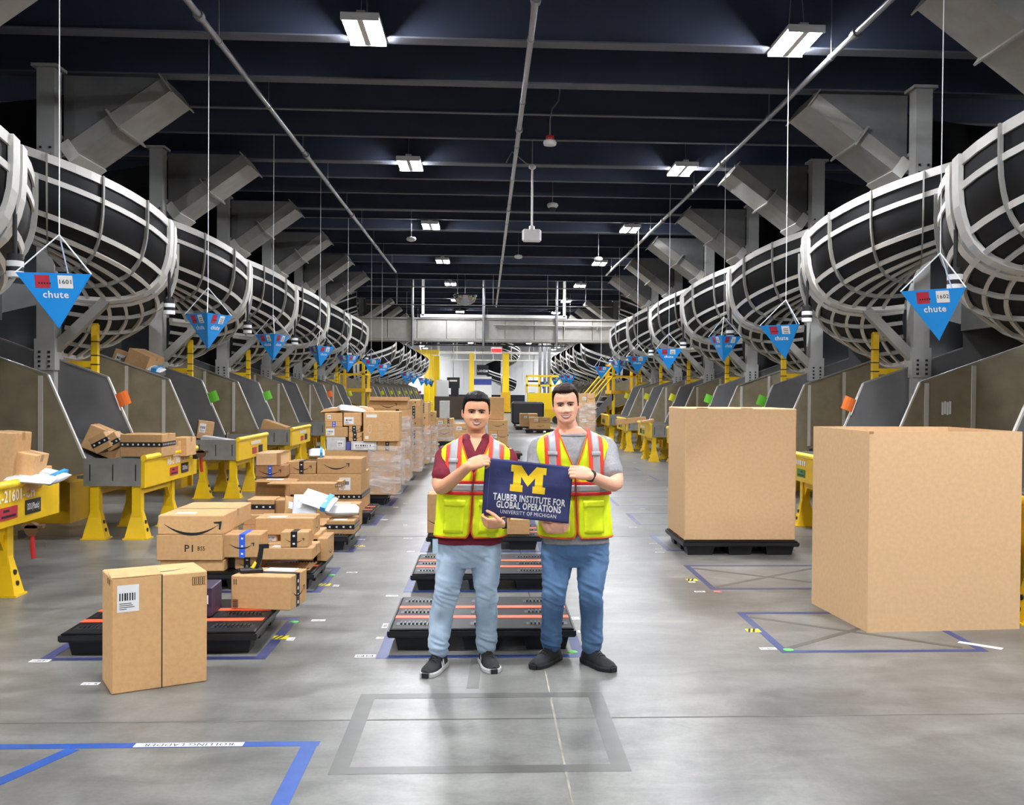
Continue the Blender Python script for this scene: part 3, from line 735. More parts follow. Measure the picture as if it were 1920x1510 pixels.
MB().box(-.42, .42, -.03, .03, -.36, .36).build('sign_board', INK, t); mb = MB(); put_text(mb, 'LANE', (-.09, -.032, -.08), (1,0,0), (0,0,1), .24, .006, 'CENTER', .9); mb.build('lettering', PAPER, t)
MB().box(.2, .36, -.034, -.03, -.16, -.0).build('number_plate', PAPER, t); MB().tube([(0,0,.36),(0,0,RZ-q.z)], .02, 6).build('hanger', PIPE, t)
for i, (px, py, w, h, Y, lab) in enumerate([(850, 718, 1.0, .85, 78, 'dark monitor screen on the far wall, left'), (820, 722, .7, .8, 80, 'black screen at the far left beside the yellow posts'), (1000, 722, 1.1, .8, 88, 'black screen far away between the two heads')]):
    q = at(px, py, Y); t = thing('wall_screen', lab, 'screen', (q.x, Y, q.z)); MB().box(-w/2, w/2, -.05, .05, -h/2, h/2).build('screen_panel', mat('screen_black', '#22242a', .25), t)
    MB().box(-w*.3, w*.3, -.056, -.05, .1, .22).build('screen_caption', PAPER, t) if i == 0 else None
    MB().tube([(0,0,h/2),(0,0,5.9-q.z)], .03, 6).build('mount', PIPE, t)
q = at(905, 722, 84); t = thing('white_board', 'pale information board with blue header between the posts', 'board', (q.x, 84, 0))
MB().box(-.75, .75, -.04, .04, .7, 2.9).build('board_sheet', PAPER, t); MB().box(-.75, .75, -.05, -.04, 2.2, 2.7).build('blue_header', mat('poster_blue', '#34479a', .5), t); MB().box(-.7, -.6, -.03, .03, 0, .7).build('leg', PIPE, t); MB().box(.6, .7, -.03, .03, 0, .7).build('leg', PIPE, t)
q = at(985, 745, 66); t = thing('white_cabinet', 'tall white machine cabinet far behind, between the men', 'cabinet', (q.x, 66, 0)); MB().chbox(.9, 1.0, 2.3, .05).build('cabinet_body', WHITEP, t); MB().box(.25, .65, -.01, 0, 1.2, 1.6).build('cabinet_window', INK, t)
q = at(834, 735, 58); t = thing('printer_desk', 'brown workstation desk with white equipment far left', 'desk', (q.x, 58, 0))
MB().box(-.6, 1.5, 0, .9, 0, 1.35).build('desk_panel', mat('brown_panel', '#4d3f33', .6), t); MB().box(-.5, .2, .2, .7, 1.35, 2.3).build('white_printer', WHITEP, t); MB().box(.35, .8, .2, .6, 1.35, 2.0).build('monitor', INK, t)
q = at(1018, 745, 52); t = thing('scissor_lift', 'yellow scissor lift with ladder at the far right', 'lift', (q.x, 52, 0))
MB().box(-.9, 1.0, 0, 1.4, .15, .75).build('chassis', YEL, t); MB().box(-.8, .9, 0, 1.3, .75, 1.6).build('side_box', YELB, t)
for x in (-.85, -.2, .4, .95): MB().box(x-.05, x+.05, 0, .1, 1.6, 2.5).build('guard_post', YELB, t)
for z in (2.0, 2.5): MB().box(-.9, 1.0, 0, .08, z-.05, z+.05).build('guard_rail', YELB, t)
for x in (-.7, .7): MB().tube([(x, -.05, .2), (x, .2, .2)], .2, 12).build('wheel', INK, t)
q = at(990, 775, 46); t = thing('wrapped_cart', 'large black wrapped cart behind, between the two men', 'cart', (q.x, 46, 0))
m = MB(); m.chbox(1.5, 1.8, 1.05, .08, (-.75, 0, .14)); m.build('black_cover', INK, t)
for x in (-.6, .6): MB().tube([(x, .1, .07), (x, .16, .07)], .07, 10).build('wheel', INK, t)
t = thing('hanging_rail', 'dark cable rail hung across the hall beyond the bridge', 'rail', (0, 50, 0)); MB().tube([(-3.8, 0, 4.0), (4, 0, 4.0)], .04, 6).build('rail_run', INK, t)
for x in (-3.5, 0, 3.5): MB().tube([(x, 0, 4.0), (x, 0, RZ)], .015, 6).build('drop_wire', PIPE, t)
t = thing('utility_rail', 'pair of thin steel rods hung across the hall before the bridge', 'rail', (0, 36.2, 0))
for z_ in (5.48, 4.82): MB().tube([(-4.4, 0, z_), (4.6, 0, z_)], .022, 6).build('rod', PIPE, t)
for x_ in (-3.3, -1.1, .2, 2.2, 3.6): MB().tube([(x_, 0, 4.82), (x_, 0, RZ)], .015, 6).build('drop_rod', PIPE, t)
for i_, (px_, Y_) in enumerate(((1012, 62), (1021, 66), (1029, 58))):
    t = thing('pipe_stand', '%s slim steel pipe post at the far right of the aisle' % ords[i_], 'post', (at(px_, 733, Y_).x, Y_, 0)); MB().box(-.09, .09, -.09, .09, 0, RZ).build('pipe_shaft', PIPE, t); MB().box(-.2, .2, -.2, .2, 0, .03).build('base_plate', INK, t)
t = thing('ceiling_truss', 'pale horizontal truss under the roof at the far end', 'truss', (0, 82, 0)); MB().box(-6, 7, -.1, .1, 4.75, 4.95).build('chord', BAND, t); MB().box(-6, 7, -.06, .06, 4.2, 4.28).build('chord', BAND, t)
for x_ in np.arange(-5.5, 7, 1.5): MB().box(x_-.04, x_+.04, -.05, .05, 4.2, RZ).build('strut', BAND, t)
q = at(931, 657, 60); t = thing('exit_sign', 'small red lit exit sign below the far ceiling', 'sign', (q.x, 60, q.z)); MB().box(-.3, .3, -.03, .03, -.1, .1).build('sign_face', mat('exit_red', '#d02020', .5, emit='#ff2a2a', estr=.8), t); MB().box(-.32, .32, .03, .06, -.17, .17).build('sign_frame', WHITEP, t); MB().tube([(0,.04,.17),(0,.04,5.8-q.z)], .02, 6).build('stem', PIPE, t)

# ------------------------------------------------------------------ floor tape, residue, barcode labels
def strip(mb, p, q, w, z=.0012):
    p, q = Vector((*p, 0)), Vector((*q, 0)); d = (q-p).normalized(); n = Vector((-d.y, d.x, 0))*w/2
    mb.add([p-n+Vector((0,0,.0002)), q-n+Vector((0,0,.0002)), q+n+Vector((0,0,.0002)), p+n+Vector((0,0,.0002)), p-n+Vector((0,0,z)), q-n+Vector((0,0,z)), q+n+Vector((0,0,z)), p+n+Vector((0,0,z))],
           [(4,5,6,7),(0,1,5,4),(1,2,6,5),(2,3,7,6),(3,0,4,7)]); return mb
def tape_rect(name, label, x0, x1, y0, y1, w, m, cat='floor tape', diag=False, z=.0012, sides='nfrl', group='taped pallet bays'):
    t = thing(name, label, cat, (0, 0, 0), group=group); pcs = []
    if 'n' in sides: pcs.append(((x0, y0+w/2), (x1, y0+w/2)))
    if 'f' in sides: pcs.append(((x0, y1-w/2), (x1, y1-w/2)))
    if 'l' in sides: pcs.append(((x0+w/2, y0+w), (x0+w/2, y1-w)))
    if 'r' in sides: pcs.append(((x1-w/2, y0+w), (x1-w/2, y1-w)))
    if diag: pcs += [((x0+w, y0+w), (x1-w, y1-w))]
    for p, q in pcs: strip(MB(), p, q, w, z).build('tape_strip', m, t)
    if diag: strip(MB(), (x0+w, y1-w), (x1-w, y0+w), w, z+.0004).build('tape_strip', m, t)
    return t
tape_rect('tape_residue', 'dark residue outline of an old taped bay in front of the men', -.69, .66, 4.37, 5.53, .085, RESID, 'floor mark', z=.001)
t = thing('tape_residue', 'faint dark smear running between the men towards the camera', 'floor mark'); strip(MB(), (-.07, 5.62), (-.05, 6.3), .07, .0009).build('smear', RESID, t)
t = thing('floor_tape', 'bright blue tape outline of the rolling ladder bay', 'floor tape')
strip(MB(), (-3.6, 4.76), (-.79, 4.76), .062).build('tape_strip', FTAPE_NEW, t); strip(MB(), (-.835, 1.8), (-.835, 4.729), .075).build('tape_strip', FTAPE_NEW, t); strip(MB(), (-1.93, 4.72), (-2.62, 3.0), .07).build('tape_strip', FTAPE_NEW, t)
t = thing('floor_label', 'white strip on the blue tape reading rolling ladder upside down', 'label'); MB().box(-1.66, -1.15, 4.735, 4.785, .0014, .002).build('label_strip', PAPER, t)
mb = MB(); put_text(mb, 'ROLLING LADDER', (-1.405, 4.76, .0024), (-1,0,0), (0,-1,0), .052, .0006, 'CENTER', .92); mb.build('lettering', INK, t)
bays = [6.32 + 2.06*k for k in range(12)]
for k, yb in enumerate(bays[:9]):
    if k < 7: tape_rect('floor_tape', '%s blue taped pallet bay from the camera in the middle row' % ords[k], -.69, .64, yb-.06, yb+1.1, .07, FTAPE)
    tape_rect('floor_tape', '%s blue taped pallet bay from the camera under the left boxes' % ords[k], -2.78, -1.38, yb-.06, yb+1.1, .07, FTAPE_OLD)
    if k < 8: tape_rect('floor_tape', '%s blue taped pallet bay from the camera in the right row' % ords[k], 1.94, 3.33, yb+.02, yb+1.2, .055, FTAPE_OLD if k else FTAPE)
    if k < 2:
        t = thing('tape_residue', '%s crossed dark scuff inside the right bays' % ords[k], 'floor mark')
        strip(MB(), (2.0, yb+.12), (3.2, yb+1.05), .05, .0009).build('smear', RESID, t); strip(MB(), (2.0, yb+1.05), (3.2, yb+.12), .05, .0011).build('smear', RESID, t)
def flabel(px, py, w, h, label, rz=0.0, kind='bar'):
    x, y = G(px, py); t = thing('floor_barcode_label', label, 'label', (x, y, 0), rz, group='barcode labels stuck to the floor')
    MB().box(-w/2, w/2, -h/2, h/2, .0014, .0021).build('label_paper', PAPER, t)
    mb = MB(); n = 9; random.seed(int(px*7+py))
    for i in range(n):
        a = -w*.4 + w*.8*i/n; mb.quad((a, -h*.3, .0026), (w*.8/n*random.uniform(.3,.75), 0, 0), (0, h*.6*random.uniform(.5,1), 0))
    mb.build('barcode_print', INK, t)
labs = [(685,1231,.13,.07), (712,1197,.05,.055), (722,1174,.04,.14), (735,1118,.1,.05), (770,1035,.08,.05), (597,1164,.1,.055), (545,1199,.05,.08), (660,1074,.1,.05), (630,1099,.05,.08),
        (75,1240,.12,.06), (677,1012,.09,.05), (680,1025,.05,.05), (720,975,.1,.04), (742,952,.07,.05), (760,945,.06,.04), (1075,1160,.09,.08), (1090,1185,.05,.06), (1440,1217,.11,.05),
        (1312,1110,.09,.05), (1187,989,.1,.04), (1205,955,.08,.05), (1237,1036,.1,.05), (1225,1020,.09,.04), (1200,885,.08,.05), (1190,868,.08,.05), (1218,900,.08,.05), (1255,918,.08,.05), (1130,945,.08,.04),
        (760,985,.05,.07), (765,1010,.1,.04), (1297,1092,.06,.05), (170,1283,.1,.05), (1235,1030,.08,.04)]
cnt = {}
for i, (px, py, w, h) in enumerate(sorted(labs, key=lambda a: -a[1])):
    near = 'near the left pallets' if px < 700 else 'in the middle row bays' if px < 1120 else 'along the right bays'
    cnt[near] = cnt.get(near, -1)+1
    flabel(px, py, w, h, "%s small white barcode floor label from the camera, %s" % (ords[cnt[near]], near))
x, y = G(1838, 1211); t = thing('floor_barcode_label', 'long white strip label at the corner of the near right bay', 'label', (x, y, 0), D(-42)); MB().box(-.14, .14, -.028, .028, .0014, .0022).build('label_paper', PAPER, t)
for i, (px, py, lab) in enumerate([(1073, 1223, 'green round sticker on the tape by the right man\'s shoe'), (1478, 1219, 'green sticker at the corner of the near right bay'), (551, 1167, 'green sticker right of the near left pallet'), (622, 1079, 'green sticker at the second left bay'), (1345, 1110, 'pink sticker at the second right bay')]):
    x, y = G(px, py); tag(MB().lathe([(.035, .0014), (.035, .0024), (.001, .0025)], (x, y, 0), 14).build('floor_sticker', GREENS if 'green' in lab else mat('pink_sticker', '#e08070', .5)), lab, 'sticker')
for px, py, lab in [(526, 1196, 'yellow and black hazard tape beside the near left pallet'), (609, 1097, 'yellow and black hazard tape at the second left bay'), (672, 1024, 'hazard tape piece at the third left bay'), (1412, 1183, 'hazard tape piece on the near right bay'), (1297, 1088, 'hazard tape piece on the second right bay')]:
    x, y = G(px, py); t = thing('hazard_tape', lab, 'tape', (x, y, 0), group='hazard tape pieces'); MB().box(-.05, .05, -.05, .05, .0016, .0022).build('tape_piece', HAZY, t)
    mb = MB(); [mb.quad((-.05+.033*i, -.05, .0026), (.016, 0, 0), (.03, .1, 0)) for i in range(2)]; mb.build('black_stripe', INK, t)

# ------------------------------------------------------------------ plastic pallets
def pallet_meshes():
    out = []; w, d, h = 1.2, 1.0, .15
    m = MB(); r = []
    for g, z in ((-.012, .095), (0, .1), (0, .145), (-.012, .15)):
        r.append([(-w/2-g, -g, z), (w/2+g, -g, z), (w/2+g, d+g, z), (-w/2-g, d+g, z)])
    m.loft(r, True, False); out.append(('deck', m.mesh('deck', BLACKD)))
    m = MB(); r = [[(-w/2-.005, -.005, .092), (w/2+.005, -.005, .092), (w/2+.005, d+.005, .092), (-w/2-.005, d+.005, .092)], [(-w/2-.014, -.014, .105), (w/2+.014, -.014, .105), (w/2+.014, d+.014, .105), (-w/2-.014, d+.014, .105)],
                   [(-w/2-.014, -.014, .135), (w/2+.014, -.014, .135), (w/2+.014, d+.014, .135), (-w/2-.014, d+.014, .135)]]
    m.loft(r, True, False); out.append(('rim', m.mesh('rim', BLACKP)))
    for x in (-.42, 0, .42):
        for y in (.13, .5, .87):
            m = MB(); hx, hy = (.15, .1) if x else (.13, .1)
            m.loft([[(x+sx*hx*k, y+sy*hy*k, z) for sx, sy in ((-1,-1),(1,-1),(1,1),(-1,1))] for k, z in ((.86, 0), (1.0, .095))], True, False); out.append(('foot', m.mesh('foot', BLACKP)))
    for y in (.33, .64): out.append(('orange_strip', MB().box(-w/2+.01, w/2-.01, y-.04, y+.04, .1495, .1525).mesh('orange_strip', ORANGE)))
    for y in (.14, .485, .84):
        for x in (-.43, 0, .43):
            n, sp = (9, .026) if x else (5, .024); m = MB()
            m.box(x-n*sp/2-.02, x+n*sp/2+.02, y-.04, y+.04, .1495, .1508)
            for i in range(n):
                xx = x+(i-(n-1)/2)*sp; m.prism([(y-.034, .15), (y-.03, .163), (y+.03, .163), (y+.034, .15)], xx-.006, xx+.006, 'x')
            out.append(('grip_ribs', m.mesh('grip_ribs', BLACKP)))
    return out
PAL = pallet_meshes()
def pallet(x, y, label, rz=0.0):
    t = thing('plastic_pallet', label, 'pallet', (x, y, 0), rz, group='black plastic pallets')
    for nm, me in PAL: link(nm, me, t)
pallet(-2.07, 6.36, 'black plastic pallet with orange strips behind the big foreground carton', D(1.5))
for k in range(1, 9):
    pallet(-2.06, bays[k]+.03, '%s pallet from the camera beneath the left row of boxes' % ords[k])
pallet(-.02, 6.42, 'empty black pallet with orange strips directly behind the men\'s legs')
pallet(-.02, 8.36, 'second empty black pallet behind the men')
pallet(-.02, 10.5, 'third pallet behind the men carrying one carton')
for k in range(3, 6): pallet(-.02, bays[k]+.05, '%s pallet of the middle row, hidden beyond the men' % ords[k])
pallet(2.66, 10.15, 'black pallet under the tall closed carton on the right')

# ------------------------------------------------------------------ cartons and parcels
random.seed(11)
def carton(label, w, d, h, loc, rz=0.0, m=None, vtape=None, htape=None, sm=None, lab=None, seam=True, name='cardboard_box', group=None, cat='box', side_smile=None, toplab=False, ctape=True, extra=None):
    """near-left bottom corner at loc; x along the front, y into depth"""
    t = thing(name, label, cat, loc, rz, group); m = m or CARD
    MB().chbox(w, d, h, min(.006, h*.06)).build('carton_body', m, t)
    fr = Vector((0, -.002, 0)); X_, Y_, Z_ = Vector((1,0,0)), Vector((0,1,0)), Vector((0,0,1)); tm = {'k': TAPE, 'b': BLUET, 'c': CLEAR}
    if seam: MB().box(.004, w-.004, d/2-.0012, d/2+.0012, h-.002, h+.0006).build('flap_seam', INKB, t)
    if ctape and seam and not vtape:
        mb = MB(); mb.box(-.0012, w+.0012, d/2-.028, d/2+.028, h+.0004, h+.0012); mb.box(-.0014, 0, d/2-.028, d/2+.028, h-.06, h+.001); mb.box(w, w+.0014, d/2-.028, d/2+.028, h-.06, h+.001); mb.build('packing_tape', CLEAR, t)
    if vtape:
        xf, kind, full = vtape; tw = .055 if kind == 'k' else .05; z0 = 0 if full else h*.55
        mb = MB(); mb.box(w*xf-tw/2, w*xf+tw/2, -.0018, 0, z0, h+.0018); mb.box(w*xf-tw/2, w*xf+tw/2, -.0018, d, h, h+.0018); mb.build('sealing_tape', tm[kind], t)
        if kind != 'c':
            mb = MB(); n = max(2, int(h/.055))
            for i in range(n):
                z = h*(i+.5)/n
                if z > z0: mb.quad((w*xf-tw*.18, -.0025, z-.008), X_*tw*.36, Z_*.016)
            mb.build('tape_print', PAPER, t)
    if htape:
        zf, kind = htape; th = min(.055, h*.35); mb = MB(); mb.box(-.0018, w+.0018, -.0018, d+.0018, h*zf-th/2, h*zf+th/2); mb.build('sealing_tape', tm[kind], t)
        mb = MB(); n = max(3, int(w/.06))
        for i in range(n): mb.quad((w*(i+.5)/n-.012, -.0025, h*zf-.01), X_*.02, Z_*.02)
        for i in range(max(2, int(d/.06))): mb.quad((w+.0026, .03+.06*i, h*zf-.01), Y_*.02, Z_*.02)
        mb.build('tape_print', PAPER, t)
    if sm:
        mb = MB(); smile(mb, (w*sm[0], -.003 if vtape else -.0012, h*sm[1]), X_, Z_, sm[2]); mb.build('curved_arrow_print', INK, t)
    if side_smile:
        mb = MB(); smile(mb, (w+.0014 if not htape else w+.003, d*side_smile[0], h*side_smile[1]), Y_, Z_, side_smile[2]); mb.build('curved_arrow_print', INK, t)
    if lab:
        xf, zf, lw, lh = lab; mb = MB(); mb.quad((w*xf-lw/2, -.0014, h*zf-lh/2), X_*lw, Z_*lh); lb = mb.build('shipping_label', PAPER, t)
        mb = MB()
        for i in range(7): mb.quad((w*xf-lw*.4+lw*.8*i/7, -.002, h*zf-lh*.08), X_*lw*random.uniform(.03,.09), Z_*lh*.28)
        for i in range(4): mb.quad((w*xf-lw*.4, -.002, h*zf-lh*.2-lh*.07*i), X_*lw*random.uniform(.3,.8), Z_*lh*.025)
        mb.build('label_print', INK, lb)
    if toplab: MB().box(w*.2, w*.2+min(.16, w*.5), d*.1, d*.1+min(.11, d*.3), h+.0016, h+.0024).build('shipping_label', PAPER, t)
    return t
def pbox(label, x0, yt, x1, yb, Y, d, z0=None, rz=0.0, **k):
    """carton whose front face stands at depth Y where the photograph shows x0..x1, yt..yb"""
    a, b = at(x0, yb, Y), at(x1, yb, Y); top = at((x0+x1)/2, yt, Y).z; zb = a.z if z0 is None else z0
    return carton(label, b.x-a.x, d, top-zb, (a.x, Y, zb), rz, **k), top
def gbox(label, pn, pr, d, ytop, z0=0.0, **k):
    """carton resting at z0: near-left bottom corner seen at pn, near-right bottom corner at pr"""
    a, b = G(*pn, z0), G(*pr, z0); w = math.hypot(b[0]-a[0], b[1]-a[1]); rz = math.atan2(b[1]-a[1], b[0]-a[0])
    top = at(pn[0], ytop, a[1]).z
    return carton(label, w, d, top-z0, (a[0], a[1], z0), rz, **k)

# foreground carton with the open seam down its face
a, b = G(209, 1304), G(388, 1278); w = math.hypot(b[0]-a[0], b[1]-a[1]); rz = math.atan2(b[1]-a[1], b[0]-a[0]); h = at(209, 1086, a[1]).z
t = carton('tall brown carton with shipping label standing in the left foreground', w, .33, h, (a[0], a[1], 0), rz, seam=False, ctape=False, lab=(.165, .82, .115, .15))
MB().box(w*.515-.003, w*.515+.003, -.0016, 0, .0, h).build('face_seam', INK, t)
mb = MB(); [mb.quad((w-.085+.011*i, -.0016, h*.885), (.006 if i % 2 else .004,0,0), (0,0,.04)) for i in range(7)]; mb.quad((w-.085,-.0016,h*.885-.004),(.074,0,0),(0,0,.003)); mb.quad((w-.085,-.0016,h*.885+.041),(.074,0,0),(0,0,.003)); mb.build('corner_mark', INKB, t)
mb = MB(); smile(mb, (w*.5, .15, h+.0012), (-1,0,0), (0,1,0), .38); mb.build('curved_arrow_print', INK, t)
m = MB(); m.add([(0,0,h), (w*.515,0,h), (w*.515,.16,h+.012), (0,.17,h+.02), (0,0,h+.003), (w*.515,0,h+.003), (w*.515,.16,h+.015), (0,.17,h+.023)], [(0,1,2,3),(4,5,6,7),(0,1,5,4),(1,2,6,5),(2,3,7,6),(3,0,4,7)]); m.build('top_flap', CARD, t)
mb = MB(); [mb.quad((-.0014, .05+.06*i, h*.93), (0,.03,0), (0,0,.03)) for i in range(2)]; mb.build('corner_mark', INKB, t)

# carton on the near left pallet, its black tape to the aisle
t = carton('brown carton with black printed tape down its right face on the near left pallet', .43, .34, .235, (*G(433, 1142, .1525), .1525), D(-9), lab=None, ctape=False, seam=False)
mb = MB(); mb.box(.4316, .4332, .12, .18, 0, .237); mb.box(0, .4332, .12, .18, .2352, .2368); mb.build('sealing_tape', TAPE, t)
mb = MB(); smile(mb, (.4345, .16, .12), (0,1,0), (0,0,1), .25); mb.build('curved_arrow_print', INK, t)
mb = MB(); [mb.quad((.434, .138, .02+.05*i), (0,.022,0), (0,0,.022)) for i in range(4)]; mb.build('tape_print', PAPER, t)
mb = MB(); [mb.quad((.012, -.0014, .012+.012*i), (.04,0,0), (0,0,.006)) for i in range(5)]; mb.quad((.02,-.0014,.17),(.006,0,0),(0,0,.04)); mb.quad((.035,-.0014,.17),(.006,0,0),(0,0,.04)); mb.build('corner_mark', INK, t)
MB().box(.16, .38, .2, .33, .2364, .2372).build('shipping_label', PAPER, t)
zt = .1525+.237; x, y = G(462, 1068, zt+.02)
t = thing('tape_gun', 'black and yellow tape gun lying on the carton of the near pallet', 'tape gun', (x+.02, y-.02, zt), D(15))
MB().chbox(.16, .07, .03, .008, (-.06, -.03, 0)).build('gun_base', BLACKP, t); MB().tube([(.05,0,.03),(.075,0,.09),(.09,0,.19)], [.018,.02,.016], 8).build('handle', BLACKP, t)
MB().tube([(.03,0,.03),(.055,0,.07)], .016, 8).build('yellow_grip', YELB, t); MB().box(.07,.14,-.012,.012,.17,.2).build('trigger_head', BLACKP, t)
carton('dark printed retail box standing on the near left pallet', .28, .3, .2, (-2.13, 6.75, .1525), D(2), m=mat('printed_box', '#33273f', .45, var=.5, scale=12), seam=False, ctape=False, lab=(.8, .6, .07, .06))

# second left pallet
PZ = .1525
def stack(items):
    for it in items: it()
_, z1 = pbox('lower brown carton under the P1 box on the second left pallet', 300, 1051, 420, 1093, 8.46, .5, PZ, seam=False)
_, z2 = pbox('brown carton printed P1 on the second left pallet', 293, 1003, 417, 1051, 8.44, .55, z1+.001)
tP = _; mb = MB(); put_text(mb, 'P1', (.23, -.0016, .1), (1,0,0), (0,0,1), .085, .001, 'LEFT'); put_text(mb, 'BS5', (.34, -.0016, .1), (1,0,0), (0,0,1), .05, .0005, 'LEFT', .8); mb.build('lettering', INK, tP)
_, z3 = pbox('large brown carton with wide curved arrow on top of the P1 box', 296, 967, 418, 1002, 8.44, 1.0, z2+.001, sm=(.52, .55, .5), toplab=True)
_, zd = pbox('dark poly parcel wedged in the second left pallet stack', 424, 1044, 446, 1092, 8.6, .3, PZ, m=TAPE, seam=False, ctape=False)
_, z4 = pbox('carton with black tape half hidden under the blue-taped box', 440, 1044, 486, 1090, 8.56, .3, PZ, vtape=(.5, 'k', True), sm=(.5, .5, .16))
_, z5 = pbox('carton with blue tape and curved arrow beside the P1 box', 417, 1003, 488, 1043, 8.5, .3, max(z4, zd)+.001, vtape=(.52, 'b', True), sm=(.5, .6, .22))
_, z6 = pbox('plain carton with a small arrow at the front of the second left pallet', 488, 1028, 586, 1068, 8.5, .4, PZ+.09, lab=None, side_smile=None, toplab=True)
pbox('flat carton under the plain carton on the second left pallet', 492, 1069, 580, 1088, 8.5, .4, PZ, seam=False)
_, z7 = pbox('small carton with black tape band on top of the second left pallet', 526, 998, 578, 1026, 8.52, .18, z6+.001, vtape=(.48, 'k', True), sm=(.5, .55, .17))
pbox('upright carton at the rear corner of the second left pallet', 586, 1010, 613, 1075, 8.95, .4, PZ, side_smile=(.5, .4, .2))
_, z8 = pbox('carton with black tape below the long carton of the left stack', 560, 1003, 596, 1060, 8.95, .5, PZ, side_smile=(.5, .5, .2))
_, z9 = pbox('long pale carton lying across the second left pallet', 478, 972, 588, 1002, 8.92, .35, z8+.001, side_smile=(.5, .5, .2), lab=None, toplab=True)
_, za = pbox('carton with a barcode label behind the blue-taped box', 486, 1002, 520, 1050, 8.95, .4, PZ+.1, lab=(.6, .75, .1, .06))
# third left pallet
_, z1 = pbox('carton with black tape ends at the aisle corner of the third left pallet', 612, 977, 664, 1010, 10.62, .45, PZ, htape=(.55, 'k'), toplab=True)
_, z2 = pbox('carton stack base on the third left pallet', 455, 985, 608, 1015, 10.9, .6, PZ, seam=False)
_, z3 = pbox('flat carton with a paper label on the third left pallet', 457, 966, 510, 985, 10.9, .4, z2+.001, toplab=True)
_, z4 = pbox('small carton wrapped in black printed tape on the third left pallet', 463, 937, 513, 960, 10.95, .35, z3+.001, htape=(.5, 'k'))
pbox('upright carton beside the small black-taped box', 516, 938, 560, 985, 11.0, .3, z2+.001, vtape=(.5, 'c', True))
_, zl = pbox('carton behind the white parcel at the rear of the third left pallet', 618, 945, 674, 990, 11.25, .25, PZ, toplab=True)
def parcel(label, px, py, Y, sx, sy, sz, rz, tilt, m, stripe=None):
    q = at(px, py, Y); t = thing('poly_mailer', label, 'parcel', (q.x, Y, q.z), rz); t.rotation_euler = (tilt[0], tilt[1], rz)
    mb = MB(); n = 14; mm = 8; rings = []
    for j in range(mm+1):
        v = -1+2*j/mm
        ring = []
        for i in range(n):
            a = 2*math.pi*i/n; cxx = math.copysign(abs(math.cos(a))**.5, math.cos(a)); czz = math.copysign(abs(math.sin(a))**.8, math.sin(a))
            e = (1-abs(v)**3)*.95+.05; nz = mnoise.noise(Vector((i*1.3+px, j*1.7, 3)))*.35
            ring.append(Vector((sx*cxx*.5, sy*v*.5, sz*.5*czz*e*(1+nz))))
        rings.append(ring)
    mb.loft(rings); mb.build('mailer_body', m, t)
    mb = MB(); mb.box(-sx*.25, sx*.15, -sy*.2, sy*.15, sz*.49, sz*.52); mb.build('shipping_label', PAPER, t)
    if stripe: MB().box(sx*.2, sx*.36, -sy*.5, sy*.5, -sz*.42, sz*.5).build('stripe', stripe, t)
POLYW = mat('white_poly', '#dfe3e6', .35, bump=.3, bscale=25); POLYB = mat('blue_stripe', '#3f9fe0', .4); KRAFT = mat('kraft_mailer', '#b68a55', .7, bump=.3, bscale=30)
parcel('crumpled white poly mailer above the black-taped corner carton', 642, 957, 10.9, .36, .26, .12, D(5), (.1, 0), POLYW)
parcel('white and blue poly mailer leaning on the left pile', 597, 938, 10.75, .36, .26, .06, D(-8), (.5, .3), POLYW, POLYB)
parcel('white poly mailer under the blue-striped one', 572, 948, 10.8, .26, .3, .06, D(4), (.8, 0), POLYW)
parcel('brown kraft mailer in the middle of the left pile', 545, 950, 10.85, .14, .25, .06, D(25), (.9, .3), KRAFT)
parcel('brown kraft mailer lying flat on the long carton', 520, 901, 12.2, .5, .3, .03, 0, (.05, 0), KRAFT)
parcel('small blue and white mailer behind the left boxes', 594, 849, 12.9, .2, .3, .08, D(10), (.2, 0), POLYW, POLYB)
# fourth left pallet
_, z1 = pbox('large lower carton with black tape band on the fourth left pallet', 545, 930, 678, 985, 12.62, .9, PZ, htape=(.94, 'k'))
_, z2 = pbox('large brown carton with paper label on the fourth left pallet', 528, 889, 676, 927, 12.62, .9, z1+.001, lab=(.8, .55, .14, .16))
_, z3 = pbox('carton with wide curved arrow on top of the fourth left pallet', 594, 860, 678, 888, 12.62, .5, z2+.001, sm=(.43, .62, .34))
_, z4 = pbox('carton with black tape and arrow next to the wide-arrow carton', 538, 866, 592, 888, 12.62, .45, z2+.001, vtape=(.5, 'k', True), sm=(.5, .6, .26))
_, z5 = pbox('darker brown carton with blue tape at the left of the fourth pallet', 478, 873, 534, 899, 12.3, .45, .62, vtape=(.5, 'b', True), sm=(.5, .55, .28), m=CARD_DK)  # body in the darker cardboard colour
pbox('hidden carton carrying the blue-taped one', 478, 900, 534, 960, 12.3, .45, 0.0, seam=False)
pbox('old wrinkled carton on top of the blue-taped one', 480, 850, 525, 873, 12.28, .6, z5+.001, vtape=(.95, 'c', True), m=CARD_LT)
_, z6 = pbox('long narrow carton lying in front of the fourth left pallet', 500, 909, 628, 935, 11.75, .3, .585, seam=False)
pbox('small carton at the end of the long narrow one', 629, 915, 640, 932, 12.0, .3, .59, htape=(.6, 'k'))
pbox('carton holding up the long narrow carton', 515, 936, 625, 975, 11.8, .3, 0.0, seam=False)

